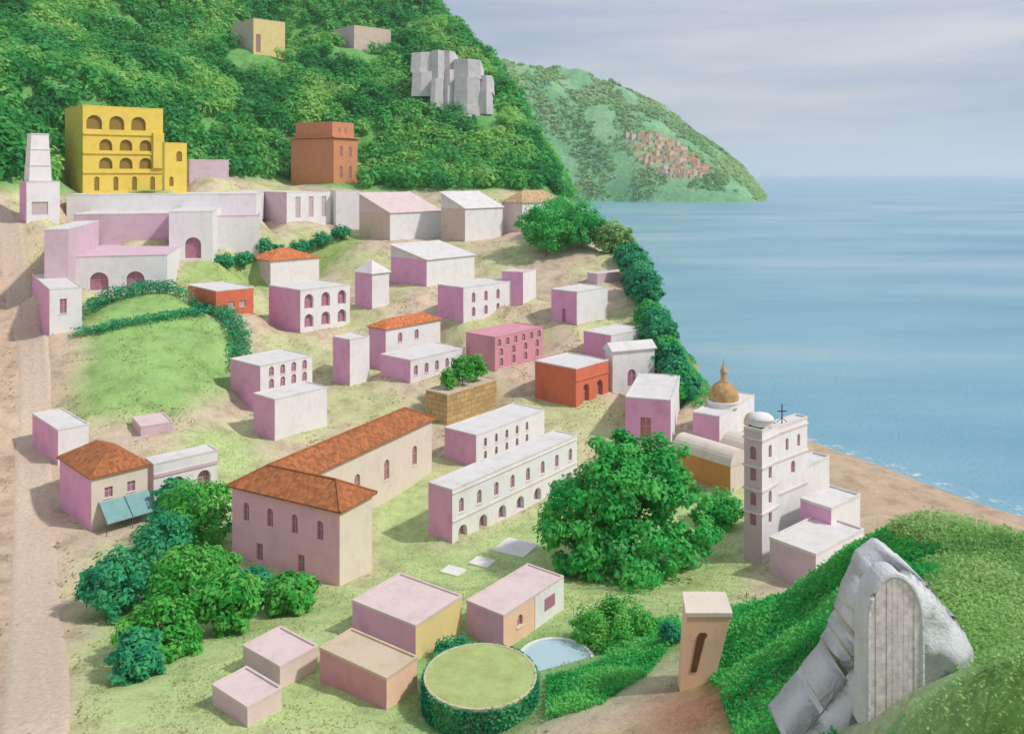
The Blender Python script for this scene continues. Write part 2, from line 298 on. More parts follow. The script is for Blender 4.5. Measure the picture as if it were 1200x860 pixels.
H('stepped_house', 'white house with two rows of four arches and shade-mauve end beside the green mound', 305, 482, 430, 270, 366, 40, d=188, rr=(('window', .46, .68, ev(4, .1, .95), 1.3, True), ('window', .74, .96, ev(4, .1, .95), 1.3, True)))
H('white_house', 'plain low white house in front of the two rows of four arches', 322, 516, 469, 297, 383, 40, d=172)
H('tiled_house', 'house with an orange pitched tile roof and teal awning at lower left', 107, 622, 560, 70, 173, 44, roof='monohip', rm='tile', rh=3.0, wall='cream', key='awninghouse', rr=(('window', .55, .75, [.3, .7], 1.3, False),))
H('arched_house', 'white house with two mauve arches right of the teal awning house', 180, 592, 545, 170, 255, 48, rr=(('archway', .1, .58, [.36, .78], 2.4, True),), side='lilac', key='bandhouse')
H('white_house', 'small white house with shade-mauve end behind the orange roofed awning house', 68, 545, 505, 38, 104, 45)
H('small_shed', 'tiny low mauve shed behind the two arched white house', 165, 511, 501, 155, 202, 55, wall='lilac', rm='roofp', side='lilac', cat='shed', group=None)
# bell tower church and the long L shaped villa are surveyed here and built below
H('bell_tower', 'T', 893, 662, 507, 872, 912, 44, d=124, cat='skip', key='tower')
H('nave', 'N1', 912, 650, 502, 903, 946, 50, d=128, cat='skip', key='n1')
H('nave', 'N2', 925, 655, 556, 905, 972, 50, d=131, cat='skip', key='n2')
H('nave', 'N3', 974, 660, 598, 938, 1008, 50, d=124, cat='skip', key='n3')
H('nave', 'N4', 956, 694, 652, 902, 1012, 50, d=114, cat='skip', key='n4')
H('villa', 'V', 398, 686, 598, 272, 436, 28, cat='skip', key='villa')
HK = {h['key']: h for h in HOUSES}
vh = HK['villa']; W_ = vh['Lu']
q_ = vh['p']+vh['v']*(vh['Lv']-W_); t_ = (506-CX)/F; LONG = float((t_*q_[1]-q_[0])/(vh['u'][0]-t_*vh['u'][1])); vh['LONG'] = LONG
# ------------------------------------------------------------------ terrain: one height field through the surveyed points
ctl = []
for h in HOUSES:
    Lu = vh['LONG'] if h['key'] == 'villa' else h['Lu']
    m = .4
    for a, b in ((-m, -m), (Lu+m, -m), (Lu+m, h['Lv']+m), (-m, h['Lv']+m), (Lu/2, h['Lv']/2), (-2.5, h['Lv']/2), (Lu/2, -2.5)):
        q = h['p']+h['u']*a+h['v']*b; ctl.append((q[0], q[1], h['p'][2]))
    if h['key'] in ('n1', 'n2'): ctl = ctl[:-7]
def cp(px, py, d=None, dz=0): q = P(px, py, d or D(px, py)); ctl.append((q[0], q[1], q[2]+dz))
for x, y in ((10, 860), (10, 700), (10, 560), (10, 440), (10, 330), (60, 780), (60, 660), (150, 800), (150, 700), (150, 650), (230, 740), (230, 640), (230, 560), (330, 720), (330, 860), (420, 860), (450, 690), (450, 620),
             (560, 690), (560, 650), (610, 640), (680, 690), (735, 665), (820, 680), (830, 640), (700, 500), (760, 560), (600, 465), (640, 530), (420, 480), (360, 560), (100, 380), (215, 352), (282, 400), (270, 450), (215, 482), (92, 490),
             (180, 430), (390, 420), (480, 350), (420, 290), (560, 310), (640, 300), (250, 325), (300, 300), (400, 272), (660, 420), (690, 470), (810, 470), (860, 600), (1000, 600), (960, 545), (1080, 600), (1180, 625)): cp(x, y)
for x, y, d in ((665, 246, 352), (702, 275, 308), (738, 300, 280), (762, 350, 246), (785, 400, 221), (808, 455, 201)):
    cp(x, y, d); q = P(x, y, d); ctl.append((q[0]+9, q[1]+4, 5)); ctl.append((q[0]+14, q[1]+5, -2)); ctl.append((q[0]+40, q[1]+10, -8))
for x, y in ((850, 482), (950, 516), (1050, 553), (1200, 606), (1330, 650)):
    d = 60000/(y-HY); q = P(x, y, d); ctl.append(tuple(q)); ctl.append((q[0]+6, q[1]+10, -1.6)); ctl.append((q[0]+25, q[1]+40, -8)); ctl.append((q[0]-4, q[1]-7, .9))
# right foreground hill and near slope
for x, y, d in ((1060, 612, 74), (1200, 634, 72), (1120, 618, 74), (1000, 640, 80), (940, 692, 84), (885, 712, 90), (850, 724, 93), (840, 800, 72), (900, 780, 68), (960, 720, 74), (1060, 668, 58), (1140, 700, 56), (1200, 720, 54), (1160, 790, 46), (1200, 860, 38),
                (1100, 860, 39), (1000, 860, 43), (900, 862, 52), (800, 862, 63), (720, 862, 67), (760, 815, 74), (815, 805, 75), (800, 740, 88), (720, 760, 92), (690, 800, 80), (640, 760, 95), (650, 860, 70), (560, 862, 76), (1040, 836, 45), (1300, 640, 70), (1300, 860, 36), (1400, 700, 60), (960, 800, 58), (1000, 760, 58)): cp(x, y, d)
for X in (-200, -120, -60, -20, 20, 60): ctl.append((X, 35, 12+max(0, X)*.2)); ctl.append((X, 5, 44)); ctl.append((X, -40, 57))
ctl += [(110, 5, 48), (110, -40, 57), (-90, 55, 11), (-140, 90, 14), (-160, 140, 22), (-190, 190, 38), (-230, 240, 56), (-320, 200, 80), (-330, 100, 50), (140, 90, 20), (180, 60, 20), (230, 100, -6), (230, 0, 0), (150, 120, 1)]
# the wooded hill
for x, y, d in ((660, 231, 392), (645, 205, 420), (628, 168, 455), (600, 112, 510), (578, 76, 555), (545, 38, 610), (508, 2, 670), (450, -55, 740), (380, -110, 810), (250, -170, 860), (0, -190, 800), (-150, -150, 700),
                (590, 205, 405), (550, 170, 450), (500, 120, 500), (470, 60, 575), (420, 214, 396), (430, 130, 470), (430, 60, 545), (300, 200, 388), (300, 140, 440), (300, 66, 514), (250, 205, 350), (220, 120, 430), (180, 60, 490), (120, 112, 372), (60, 150, 310), (20, 180, 275), (20, 90, 350), (100, 30, 480), (20, 10, 470), (300, -30, 640), (150, -60, 600),
                (-60, 200, 260), (-120, 100, 330), (-150, 0, 430), (640, 225, 388), (540, 214, 385), (480, 214, 388), (590, 150, 470), (570, 110, 505)): cp(x, y, d)
for X, Y, z in ((50, 430, 2), (62, 480, -3), (58, 540, -3), (60, 600, -4), (60, 680, -4), (90, 420, -10), (110, 560, -12), (120, 760, -14), (40, 800, -6), (0, 900, 0), (-100, 1050, 0), (-350, 1150, 20), (200, 300, -14), (260, 200, -12), (280, 500, -16), (280, 900, -16), (-600, 900, 120), (-600, 500, 150), (-650, 200, 120), (-600, 0, 80)): ctl.append((X, Y, z))
for x, y, dz in ((120, 378, 3.2), (165, 368, 3.4), (205, 362, 3.2), (110, 396, 3.0), (235, 380, 2.8), (180, 380, 3.4), (112, 416, 1.6), (160, 406, 1.8), (240, 398, 1.6), (255, 420, 1.3), (130, 440, 1.5), (190, 440, 1.6), (240, 450, .9)): cp(x, y, None, dz)
ctl = np.array(ctl); c2 = 2.0**2
_a = np.sqrt(((ctl[:, None, :2]-ctl[None, :, :2])**2).sum(-1)+c2); n_ = len(ctl)
A_ = np.zeros((n_+1, n_+1)); A_[:n_, :n_] = _a-np.eye(n_)*.6; A_[n_, :n_] = 1; A_[:n_, n_] = 1
w_ = np.linalg.solve(A_, np.r_[ctl[:, 2], 0])
def zg(X, Y):
    X = np.atleast_1d(np.asarray(X, float)); Y = np.atleast_1d(np.asarray(Y, float)); out = np.zeros(X.size)
    xf, yf = X.ravel(), Y.ravel()
    for i in range(0, xf.size, 8000):
        k = slice(i, i+8000); out[k] = np.sqrt((xf[k, None]-ctl[:, 0])**2+(yf[k, None]-ctl[:, 1])**2+c2)@w_[:n_]+w_[n_]
    far = np.clip((yf-380)/80, 0, 1)
    out += far*snoise(xf, yf, 120, 3)*9*np.clip(out/60, 0, 1)
    return out.reshape(X.shape)
def Z(X, Y): return float(zg([X], [Y])[0])
def proj(x, y, z): return CX+F*x/y, HY+F*(CAMZ-z)/y
def inpoly(x, y, poly):
    x = np.asarray(x); y = np.asarray(y); r = np.zeros(x.shape, bool); n = len(poly)
    for i in range(n):
        x1, y1 = poly[i][:2]; x2, y2 = poly[(i+1) % n][:2]
        c = ((y1 > y) != (y2 > y)) & (x < (x2-x1)*(y-y1)/(y2-y1+1e-12)+x1); r ^= c
    return r
def region(pts): return [G(*q)[:2] if len(q) == 2 else P(*q)[:2] for q in pts]
R_MEADOW = region([(95, 870), (110, 650), (190, 625), (262, 560), (205, 510), (255, 500), (300, 520), (300, 560), (280, 640), (430, 690), (440, 600), (500, 560), (520, 650), (640, 590), (700, 560), (880, 600), (880, 700), (840, 740), (700, 780), (660, 880)])
R_DIRT = region([(-60, 870), (85, 870), (80, 700), (60, 600), (70, 500), (85, 420), (50, 395), (40, 330), (0, 240), (-90, 240)])
R_BEACH = region([(880, 495), (960, 512), (1240, 612), (1300, 680), (1080, 610), (1030, 640), (1005, 660), (960, 540)])
R_HILLR = region([(800, 745, 88), (850, 722, 95), (940, 688, 88), (1040, 604, 84), (1300, 630, 82), (1600, 900, 26), (1000, 1000, 28), (880, 880, 48), (840, 805, 70)])
R_LAWN = region([(100, 372), (215, 350), (284, 402), (272, 452), (215, 482), (90, 492)])
R_LGREEN = region([(205, 320), (250, 298), (340, 280), (430, 268), (420, 285), (330, 305), (300, 330), (215, 326)])
R_BROWN = region([(720, 870, 66), (800, 800, 75), (860, 800, 72), (900, 830, 58), (880, 880, 54)])
R_BANK = region([(470, 780), (520, 740), (640, 745), (700, 740), (790, 740), (790, 800), (730, 850), (640, 870), (480, 870)])
R_GATE = region([(985, 850, 46), (1030, 835, 48), (1095, 812, 47), (1090, 838, 44), (1040, 870, 41), (970, 900, 41)])
base_y = lambda x: np.interp(x, [-300, 0, 75, 190, 200, 270, 340, 420, 520, 590, 640, 665, 700], [225, 222, 226, 226, 205, 208, 213, 224, 224, 222, 228, 236, 250])
gx = np.arange(-640, 300, 2.6); gy = np.arange(-40, 1150, 2.6)
GX, GY = np.meshgrid(gx, gy); GZ = zg(GX, GY)
px_, py_ = proj(GX, np.maximum(GY, 1), GZ)
hillmask = (py_ < base_y(px_)) & (GY > 250)
col = np.zeros(GX.shape+(4,)); col[..., 3] = 1
def setc(mask, c): col[mask, :3] = c
setc(np.ones(GX.shape, bool), (.60, .48, .36))
dry = snoise(GX, GY, 40, 5) > .06; setc(dry, (.54, .55, .29))
setc(inpoly(GX, GY, R_MEADOW), (.46, .58, .25)); setc(inpoly(GX, GY, R_BANK), (.24, .44, .17))
setc(inpoly(GX, GY, R_DIRT), (.58, .44, .32)); setc(inpoly(GX, GY, R_LAWN), (.28, .46, .15)); setc(inpoly(GX, GY, R_LGREEN), (.36, .48, .17))
setc(inpoly(GX, GY, R_HILLR), (.20, .42, .10)); setc(inpoly(GX, GY, R_BROWN), (.40, .20, .12))
setc(inpoly(GX, GY, R_GATE), (.58, .52, .46)); setc(hillmask, (.16, .38, .11))
cliff = (GX > 30) & (GY > 190) & (GY < 420) & (GX > np.interp(GY, [190, 202, 221, 246, 280, 308, 352, 420], [46, 41, 40, 39, 37.5, 30, 22, 20])); setc(cliff, (.16, .25, .09))
setc(inpoly(GX, GY, R_BEACH) | ((GZ < 1.0) & (GX > 20)), (.52, .39, .27))
for _ in range(2):
    col[1:-1, 1:-1] = (col[1:-1, 1:-1]*2+col[:-2, 1:-1]+col[2:, 1:-1]+col[1:-1, :-2]+col[1:-1, 2:])/6
ny, nx = GX.shape; idx = np.arange(nx*ny).reshape(ny, nx)
fc = np.stack([idx[:-1, :-1], idx[:-1, 1:], idx[1:, 1:], idx[1:, :-1]], -1).reshape(-1, 4)
mg, N, L, b = newmat('ground'); a = N.new('ShaderNodeVertexColor'); a.layer_name = 'col'
n1 = noise(N, L, .22, 8, .68); n2 = noise(N, L, 2.5, 5, .7)
f1 = ramp(N, L, n1.outputs['Fac'], [(.28, (.62, .60, .58)), (.5, (1, 1, 1)), (.72, (1.25, 1.22, 1.2))]); f2 = ramp(N, L, n2.outputs['Fac'], [(.3, (.78, .78, .78)), (.7, (1.15, 1.15, 1.15))])
L.new(mixc(N, L, mixc(N, L, a.outputs['Color'], f1.outputs['Color'], 1.0, 'MULTIPLY'), f2.outputs['Color'], 1.0, 'MULTIPLY'), b.inputs['Base Color'])
b.inputs['Roughness'].default_value = .95; b.inputs['Specular IOR Level'].default_value = .1; bump(N, L, b, n2.outputs['Fac'], .5, .25)
tag(npmesh('ground', np.stack([GX, GY, GZ], -1).reshape(-1, 3), fc, mg, True, cols={'col': col.reshape(-1, 4)}), kind='structure')
cl_ = np.array([G(x, y)[:2] for x, y in ((36, 1010), (38, 905), (44, 800), (42, 700), (40, 600), (38, 520), (42, 450), (36, 400), (22, 340), (6, 290), (-20, 255))]); tt = np.linspace(0, len(cl_)-1, 140); cl_ = np.stack([np.interp(tt, np.arange(len(cl_)), cl_[:, k]) for k in (0, 1)], -1)
for _ in range(12): cl_[1:-1] = (cl_[:-2]+cl_[2:]+2*cl_[1:-1])/4
tg_ = np.gradient(cl_, axis=0); tg_ /= np.linalg.norm(tg_, axis=1)[:, None]; sd_ = np.stack([tg_[:, 1], -tg_[:, 0]], -1); ww = np.linspace(-3.1, 3.1, 13)
rx = cl_[:, None, 0]+sd_[:, None, 0]*ww; ry = cl_[:, None, 1]+sd_[:, None, 1]*ww; rz = zg(rx, ry)+.16-.06*(np.abs(np.abs(ww)-1.1) < .4)-.3*(np.abs(ww) > 2.9); i4 = np.arange(rx.size).reshape(rx.shape)
md = simple('packed_earth', (.58, .46, .35), .95, .16, 1.8, bmp=.25)
tag(npmesh('dirt_road', np.stack([rx, ry, rz], -1).reshape(-1, 3), np.stack([i4[:-1, :-1], i4[:-1, 1:], i4[1:, 1:], i4[1:, :-1]], -1).reshape(-1, 4), md, True), kind='structure')
HAZE = .00008
m = bpy.data.materials.new('haze_air'); m.use_nodes = True; N, L = m.node_tree.nodes, m.node_tree.links; N.remove(N['Principled BSDF']); pv = N.new('ShaderNodeVolumePrincipled')
pv.inputs['Color'].default_value = (.86, .92, .97, 1); pv.inputs['Density'].default_value = HAZE; pv.inputs['Anisotropy'].default_value = .2; L.new(pv.outputs[0], N['Material Output'].inputs['Volume'])
if HAZE: hz = MB(); hz.box((-26000, -300, -20), (52000, 0, 0), (0, 32000, 0), (0, 0, 460)); tag(hz.build('haze', m), kind='stuff')
# ------------------------------------------------------------------ sea
ms, N, L, b = newmat('sea_water')
n1 = noise(N, L, 1, 5, .6, stretch=(.0035, .010, 1)); n2 = noise(N, L, .12, 6, .6, stretch=(.6, 1, 1)); n3 = noise(N, L, .9, 3, .6)
c = ramp(N, L, n1.outputs['Fac'], [(.30, (.10, .29, .42)), (.5, (.19, .40, .50)), (.68, (.32, .48, .55))]); L.new(c.outputs['Color'], b.inputs['Base Color'])
b.inputs['Roughness'].default_value = .32; b.inputs['Specular IOR Level'].default_value = .4
ad = N.new('ShaderNodeMath'); ad.operation = 'ADD'; L.new(n2.outputs['Fac'], ad.inputs[0]); L.new(n3.outputs['Fac'], ad.inputs[1]); bump(N, L, b, ad.outputs[0], .55, .5)
sx = np.r_[-24000, -6000, -2000, -600, np.arange(-300, 600, 60), 900, 2000, 6000, 24000]; sy = np.r_[-200, np.arange(0, 900, 60), 1500, 3000, 8000, 30000]
SX, SY = np.meshgrid(sx, sy); i2 = np.arange(SX.size).reshape(SX.shape)
tag(npmesh('sea', np.stack([SX, SY, 0*SX], -1).reshape(-1, 3), np.stack([i2[:-1, :-1], i2[:-1, 1:], i2[1:, 1:], i2[1:, :-1]], -1).reshape(-1, 4), ms), kind='structure')
mf = newmat('surf_foam'); m_, N, L, b = mf; b.inputs['Base Color'].default_value = (.8, .84, .85, 1); b.inputs['Roughness'].default_value = .8
n1 = noise(N, L, .35, 6, .7); cr2 = ramp(N, L, n1.outputs['Fac'], [(.5, (0, 0, 0)), (.68, (.85, .85, .85))]); L.new(cr2.outputs['Color'], b.inputs['Alpha'])
sh = np.array([P(x, y, 60000/(y-HY))[:2] for x, y in ((890, 494), (950, 516), (1000, 534), (1050, 553), (1120, 577), (1200, 606), (1330, 650))]); tt = np.linspace(0, len(sh)-1, 120); sh = np.stack([np.interp(tt, np.arange(len(sh)), sh[:, k]) for k in (0, 1)], -1)
tn = np.gradient(sh, axis=0); tn /= np.linalg.norm(tn, axis=1)[:, None]; nn2 = np.stack([-tn[:, 1], tn[:, 0]], -1); wig = (snoise(sh[:, 0], sh[:, 1], 25, 61)*1.2)[:, None]
wv = np.array([-.6, .8, 2.2, 3.4]); fx = sh[:, None, 0]+nn2[:, None, 0]*(wv+wig); fy = sh[:, None, 1]+nn2[:, None, 1]*(wv+wig); fz = np.maximum(zg(fx, fy), 0)+.05; i5 = np.arange(fx.size).reshape(fx.shape)
tag(npmesh('surf', np.stack([fx, fy, fz], -1).reshape(-1, 3), np.stack([i5[:-1, :-1], i5[:-1, 1:], i5[1:, 1:], i5[1:, :-1]], -1).reshape(-1, 4), m_, True), kind='structure')
# ------------------------------------------------------------------ far headland
def headz(X, Y):
    Ys = 1775+28*np.sin(X/90); Yr = 2120.; px = CX+F*X/np.clip(Y, 1500, Yr)
    Hh = np.interp(px, [200, 480, 560, 590, 640, 680, 740, 770, 800, 840, 870, 890, 905], [120, 60, 78, 72, 84, 94, 108, 122, 147, 172, 196, 222, 240])
    Hr = np.maximum(CAMZ+(HY-Hh)*Yr/F, -8)
    t = (Y-Ys)/(Yr-Ys); prof = np.where(t < 1, np.sin(np.clip(t, 0, 1)*1.5708)**.85, np.cos(np.clip(t-1, 0, 1.2)*1.3))
    z = Hr*prof*(1+.10*snoise(X, Y, 260, 9)*np.clip(t, 0, 1)*(t < .95))
    return np.where(t < 0, -6+t*20, z)
hx = np.arange(-500, 700, 9.); hy = np.arange(1720, 2500, 9.); HX, HYY = np.meshgrid(hx, hy); HZ = headz(HX, HYY); i3 = np.arange(HX.size).reshape(HX.shape)
mh, N, L, b = newmat('headland_scrub'); n1 = noise(N, L, .012, 8, .65); n2 = noise(N, L, .12, 5, .7)
c = ramp(N, L, n1.outputs['Fac'], [(.3, (.10, .32, .13)), (.5, (.20, .44, .20)), (.7, (.36, .54, .28))]); f2 = ramp(N, L, n2.outputs['Fac'], [(.3, (.7, .7, .7)), (.7, (1.2, 1.2, 1.2))])
L.new(mixc(N, L, c.outputs['Color'], f2.outputs['Color'], 1.0, 'MULTIPLY'), b.inputs['Base Color']); b.inputs['Roughness'].default_value = .95; bump(N, L, b, n2.outputs['Fac'], .8, 3)
tag(npmesh('headland_hills', np.stack([HX, HYY, HZ], -1).reshape(-1, 3), np.stack([i3[:-1, :-1], i3[:-1, 1:], i3[1:, 1:], i3[1:, :-1]], -1).reshape(-1, 4), mh, True), kind='structure')
# ------------------------------------------------------------------ house builder
def opening_loop(xo, w, zs, zt, arch, n=8):
    if not arch: return [(xo-w/2, zs), (xo+w/2, zs), (xo+w/2, zt), (xo-w/2, zt)]
    r = w/2; sp = max(zt-r, zs+.1); ry = zt-sp
    return [(xo-r, zs), (xo+r, zs)]+[(xo+r*math.cos(math.pi*k/n), sp+ry*math.sin(math.pi*k/n)) for k in range(n+1)]
def facade(mb, p0, dr, nrm, L, zb, zt, h, rows):
    """wall with real openings; returns the outlines of the openings"""
    W = lambda s, z, q=0: p0+dr*s+np.array([0, 0, z])-nrm*q
    outs = []
    if not rows: mb.p(W(0, zb), W(L, zb), W(L, zt), W(0, zt)); return outs
    rows = sorted(rows, key=lambda r: r[1]); edges = [zb]
    for r1, r2 in zip(rows, rows[1:]): edges.append((r1[2]+r2[1])/2*h)
    edges.append(zt)
    for (nm, f0, f1, cs, w, arch), za, zc in zip(rows, edges, edges[1:]):
        cs = [c*L for c in sorted(cs)]; w_ = w
        if len(cs) > 1: w_ = min(w, min(b-a for a, b in zip(cs, cs[1:]))*.8)
        w_ = min(w_, 2*cs[0]*.9, 2*(L-cs[-1])*.9)
        xe = [0]+[(a+b)/2 for a, b in zip(cs, cs[1:])]+[L]
        dep = .9 if nm == 'archway' else .32
        for c, xa, xb in zip(cs, xe, xe[1:]):
            zs, ze = f0*h, f1*h; lp = opening_loop(c, w_, zs, ze, arch); l, r = c-w_/2, c+w_/2
            mb.p(W(xa, za), W(l, za), W(l, zc), W(xa, zc)); mb.p(W(r, za), W(xb, za), W(xb, zc), W(r, zc)); mb.p(W(l, za), W(r, za), W(r, zs), W(l, zs))
            top = lp[2:] if arch else [lp[2], lp[3]]
            for (x1, z1), (x2, z2) in zip(top, top[1:]): mb.p(W(x1, z1), W(x1, zc), W(x2, zc), W(x2, z2))
            for k in range(len(lp)):
                (x1, z1), (x2, z2) = lp[k], lp[(k+1) % len(lp)]
                if abs(x1-x2)+abs(z1-z2) > 1e-4: mb.p(W(x1, z1), W(x2, z2), W(x2, z2, dep), W(x1, z1, dep))
            outs.append((nm, lp, dep, c, w_, zs, ze))
    return outs
def windows(outs, p0, dr, nrm, root, win, near):
    W = lambda s, z, q=0: p0+dr*s+np.array([0, 0, z])-nrm*q
    for nm, lp, dep, c, w, zs, ze in outs:
        m = MB(); m.p(*[W(x, z, dep-.02) for x, z in lp]); o = m.build(nm, M[win], root, root)
        if near:
            f = MB(); up = np.array([0, 0, 1.])
            f.box(W(c-.05, zs, dep-.03), dr*.1, nrm*.07, up*(ze-zs-.02)); f.box(W(c-w/2, zs+(ze-zs)*.55, dep-.03), dr*(w/2-.05), nrm*.06, up*.09); f.box(W(c+.05, zs+(ze-zs)*.55, dep-.03), dr*(w/2-.05), nrm*.06, up*.09)
            f.build('frame', M['frame'], o, root)
            if nm == 'window':
                sl = MB(); sl.box(W(c-w/2-.12, zs-.14, -.16), dr*(w+.24), -nrm*.18, up*.12) if False else sl.box(W(c-w/2-.12, zs-.14, 0), dr*(w+.24), nrm*.14, up*.12)
                sl.build('sill', M['trim'], o, root)
def roof_flat(p, u, v, Lu, Lv, z, o=.06, t=.28, par=.28):
    m = MB(); up = np.array([0, 0, 1.]); q = lambda a, b, zz: p+u*a+v*b+up*zz
    ring = lambda k, zz: [q(-k, -k, zz), q(Lu+k, -k, zz), q(Lu+k, Lv+k, zz), q(-k, Lv+k, zz)]
    loops = [ring(o, z), ring(o, z+par), ring(-.16, z+par), ring(-.16, z+.1)]
    i0 = len(m.v)
    for lp in loops: m.v += [tuple(x) for x in lp]
    for k in range(3):
        for j in range(4): m.f.append((i0+4*k+j, i0+4*k+(j+1) % 4, i0+4*k+4+(j+1) % 4, i0+4*k+4+j))
    m.f.append(tuple(i0+12+j for j in range(4))); m.p(*loops[0][::-1]); return m
def roof_pitched(p, u, v, Lu, Lv, z, rh, kind, o=.45):
    m = MB(); up = np.array([0, 0, 1.]); q = lambda a, b, zz: p+u*a+v*b+up*(z+zz)
    A, B, Cc, Dd = (-o, -o), (Lu+o, -o), (Lu+o, Lv+o), (-o, Lv+o)
    hw = Lv/2
    if kind == 'shed':
        E = lambda a, b, zz: q(a, b, zz); a, b, c, d = (-o, -o), (Lu+o, -o), (Lu+o, Lv+o), (-o, Lv+o)
        m.prism([E(*a, 0), E(*b, 0), E(*c, rh-.2), E(*d, rh-.2)], [E(*a, .22), E(*b, .22), E(*c, rh), E(*d, rh)]); m.p(E(0, 0, 0), E(0, Lv, 0), E(0, Lv, rh-.2)); m.p(E(Lu, 0, 0), E(Lu, Lv, 0), E(Lu, Lv, rh-.2)); m.p(E(0, Lv, 0), E(Lu, Lv, 0), E(Lu, Lv, rh-.2), E(0, Lv, rh-.2)); return m
    if kind == 'gable': r1, r2 = (-o, hw), (Lu+o, hw)
    elif kind == 'pyramid': r1 = r2 = (Lu/2, hw)
    elif Lu >= Lv: k = min(hw, Lu*.42); r1, r2 = (k, hw), (Lu-k, hw)
    else: r1, r2 = None, None
    E = lambda c, zz=.12: q(c[0], c[1], zz)
    if r1 is None:
        k = min(Lu/2, Lv*.42); s1, s2 = (Lu/2, k), (Lu/2, Lv-k)
        m.p(E(A), E(B), E(s1, rh)); m.p(E(B), E(Cc), E(s2, rh), E(s1, rh)); m.p(E(Cc), E(Dd), E(s2, rh)); m.p(E(Dd), E(A), E(s1, rh), E(s2, rh))
    elif kind == 'pyramid':
        for a, b2 in ((A, B), (B, Cc), (Cc, Dd), (Dd, A)): m.p(E(a), E(b2), E(r1, rh))
    else:
        m.p(E(A), E(B), E(r2, rh), E(r1, rh)); m.p(E(Cc), E(Dd), E(r1, rh), E(r2, rh))
        m.p(E(Dd), E(A), E(r1, rh)); m.p(E(B), E(Cc), E(r2, rh))
    for a, b2 in ((A, B), (B, Cc), (Cc, Dd), (Dd, A)): m.p(E(a, -.1), E(b2, -.1), E(b2), E(a))
    m.p(E(A, -.1), E(Dd, -.1), E(Cc, -.1), E(B, -.1)); return m
def roof_barrel(p, u, v, Lu, Lv, z, rh, n=12):
    m = MB(); up = np.array([0, 0, 1.]); o = .12
    pr = lambda a: [p+u*(a)+v*0+up*z]
    # the vault runs along v (parallel to the ochre wall)
    arc = [(Lu/2-(Lu/2+o)*math.cos(math.pi*k/n), rh*math.sin(math.pi*k/n)) for k in range(n+1)]
    e1 = [p+u*a-v*o+up*(z+h) for a, h in arc]; e2 = [p+u*a+v*(Lv+o)+up*(z+h) for a, h in arc]
    for k in range(n): m.p(e1[k], e1[k+1], e2[k+1], e2[k])
    m.p(*e1); m.p(*e2); m.p(e1[0], e2[0], e2[-1], e1[-1]); return m
def build_house(h):
    p, u, v, Lu, Lv, hh = h['p'], h['u'], h['v'], h['Lu'], h['Lv'], h['h']
    root = thing(h['name'], p, h['label'], h['cat'], h['group']); zb, zt = -3.5, hh
    w = MB(); nr, nl = -v, -u
    o1 = facade(w, p, u, nr, Lu, zb, zt, hh, h['rr'])
    up = np.array([0, 0, 1.]); q = lambda a, b, z: p+u*a+v*b+up*z
    w.p(q(Lu, 0, zb), q(Lu, Lv, zb), q(Lu, Lv, zt), q(Lu, 0, zt)); w.p(q(Lu, Lv, zb), q(0, Lv, zb), q(0, Lv, zt), q(Lu, Lv, zt))
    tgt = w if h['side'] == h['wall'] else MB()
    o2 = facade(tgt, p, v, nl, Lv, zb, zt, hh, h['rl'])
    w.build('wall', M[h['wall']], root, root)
    if tgt is not w: tgt.build('side_wall', M[h['side']], root, root)  # left wall built apart; mauve and lilac ones have shade in their colour
    near = h['d'] < 230
    windows(o1, p, u, nr, root, h['win'], near); windows(o2, p, v, nl, root, h['win'], near)
    k = h['roof']
    if k == 'flat': r = roof_flat(p, u, v, Lu, Lv, hh)
    elif k == 'barrel': r = roof_barrel(p, u, v, Lu, Lv, hh, h['rh'])
    else: r = roof_pitched(p, u, v, Lu, Lv, hh, h['rh'], 'hip' if k == 'monohip' else k)
    h['roofobj'] = r.build('roof', M[h['rm']], root, root); h['root'] = root; return root
for h in HOUSES:
    if h['cat'] != 'skip': build_house(h)
UP = np.array([0, 0, 1.])
def pt(h, a, b, z): return h['p']+h['u']*a+h['v']*b+UP*z
# --- extra parts of particular houses
h = HK['peachwhite']; m = MB(); m.box(pt(h, h['Lu']*.5, -.06, -3), h['u']*(h['Lu']*.5+.05), h['v']*.055, UP*(h['h']+2.98)); fr = m.build('white_front', M['white'], h['root'], h['root'])
m = MB(); m.box(pt(h, h['Lu']*.66, -.1, h['h']*.35), h['u']*h['Lu']*.18, h['v']*.035, UP*h['h']*.38); wn = m.build('window', M['shut'], fr, h['root'])
h = HK['redhouse']; m = MB(); m.box(pt(h, -.1, -.22, h['h']*.68), h['u']*(h['Lu']+.1), h['v']*.215, UP*.4); m.build('cornice', M['red'], h['root'], h['root'])
h = HK['arcade']
for f_, t_2 in ((.42, .25), (.93, .2)):
    m = MB(); m.box(pt(h, 0, -.16, h['h']*f_), h['u']*h['Lu'], h['v']*.155, UP*t_2); m.build('cornice', M['trim'], h['root'], h['root'])
h = HK['bandhouse']; m = MB(); m.box(pt(h, 0, -.2, h['h']*.68), h['u']*h['Lu'], h['v']*.195, UP*.55); m.build('cornice', M['lilac'], h['root'], h['root'])
h = HK['awninghouse']; r = h['root']
m = MB(); a0, a1 = h['Lu']*.12, h['Lu']*1.02; t1 = pt(h, a0, -.05, h['h']*.48); t2 = pt(h, a1, -.05, h['h']*.48); b1 = pt(h, a0, -3.6, h['h']*.2); b2 = pt(h, a1, -3.6, h['h']*.2)
m.prism([t1, t2, b2, b1], [t1+UP*.1, t2+UP*.1, b2+UP*.1, b1+UP*.1]); aw = m.build('awning', M['awn'], r, r)
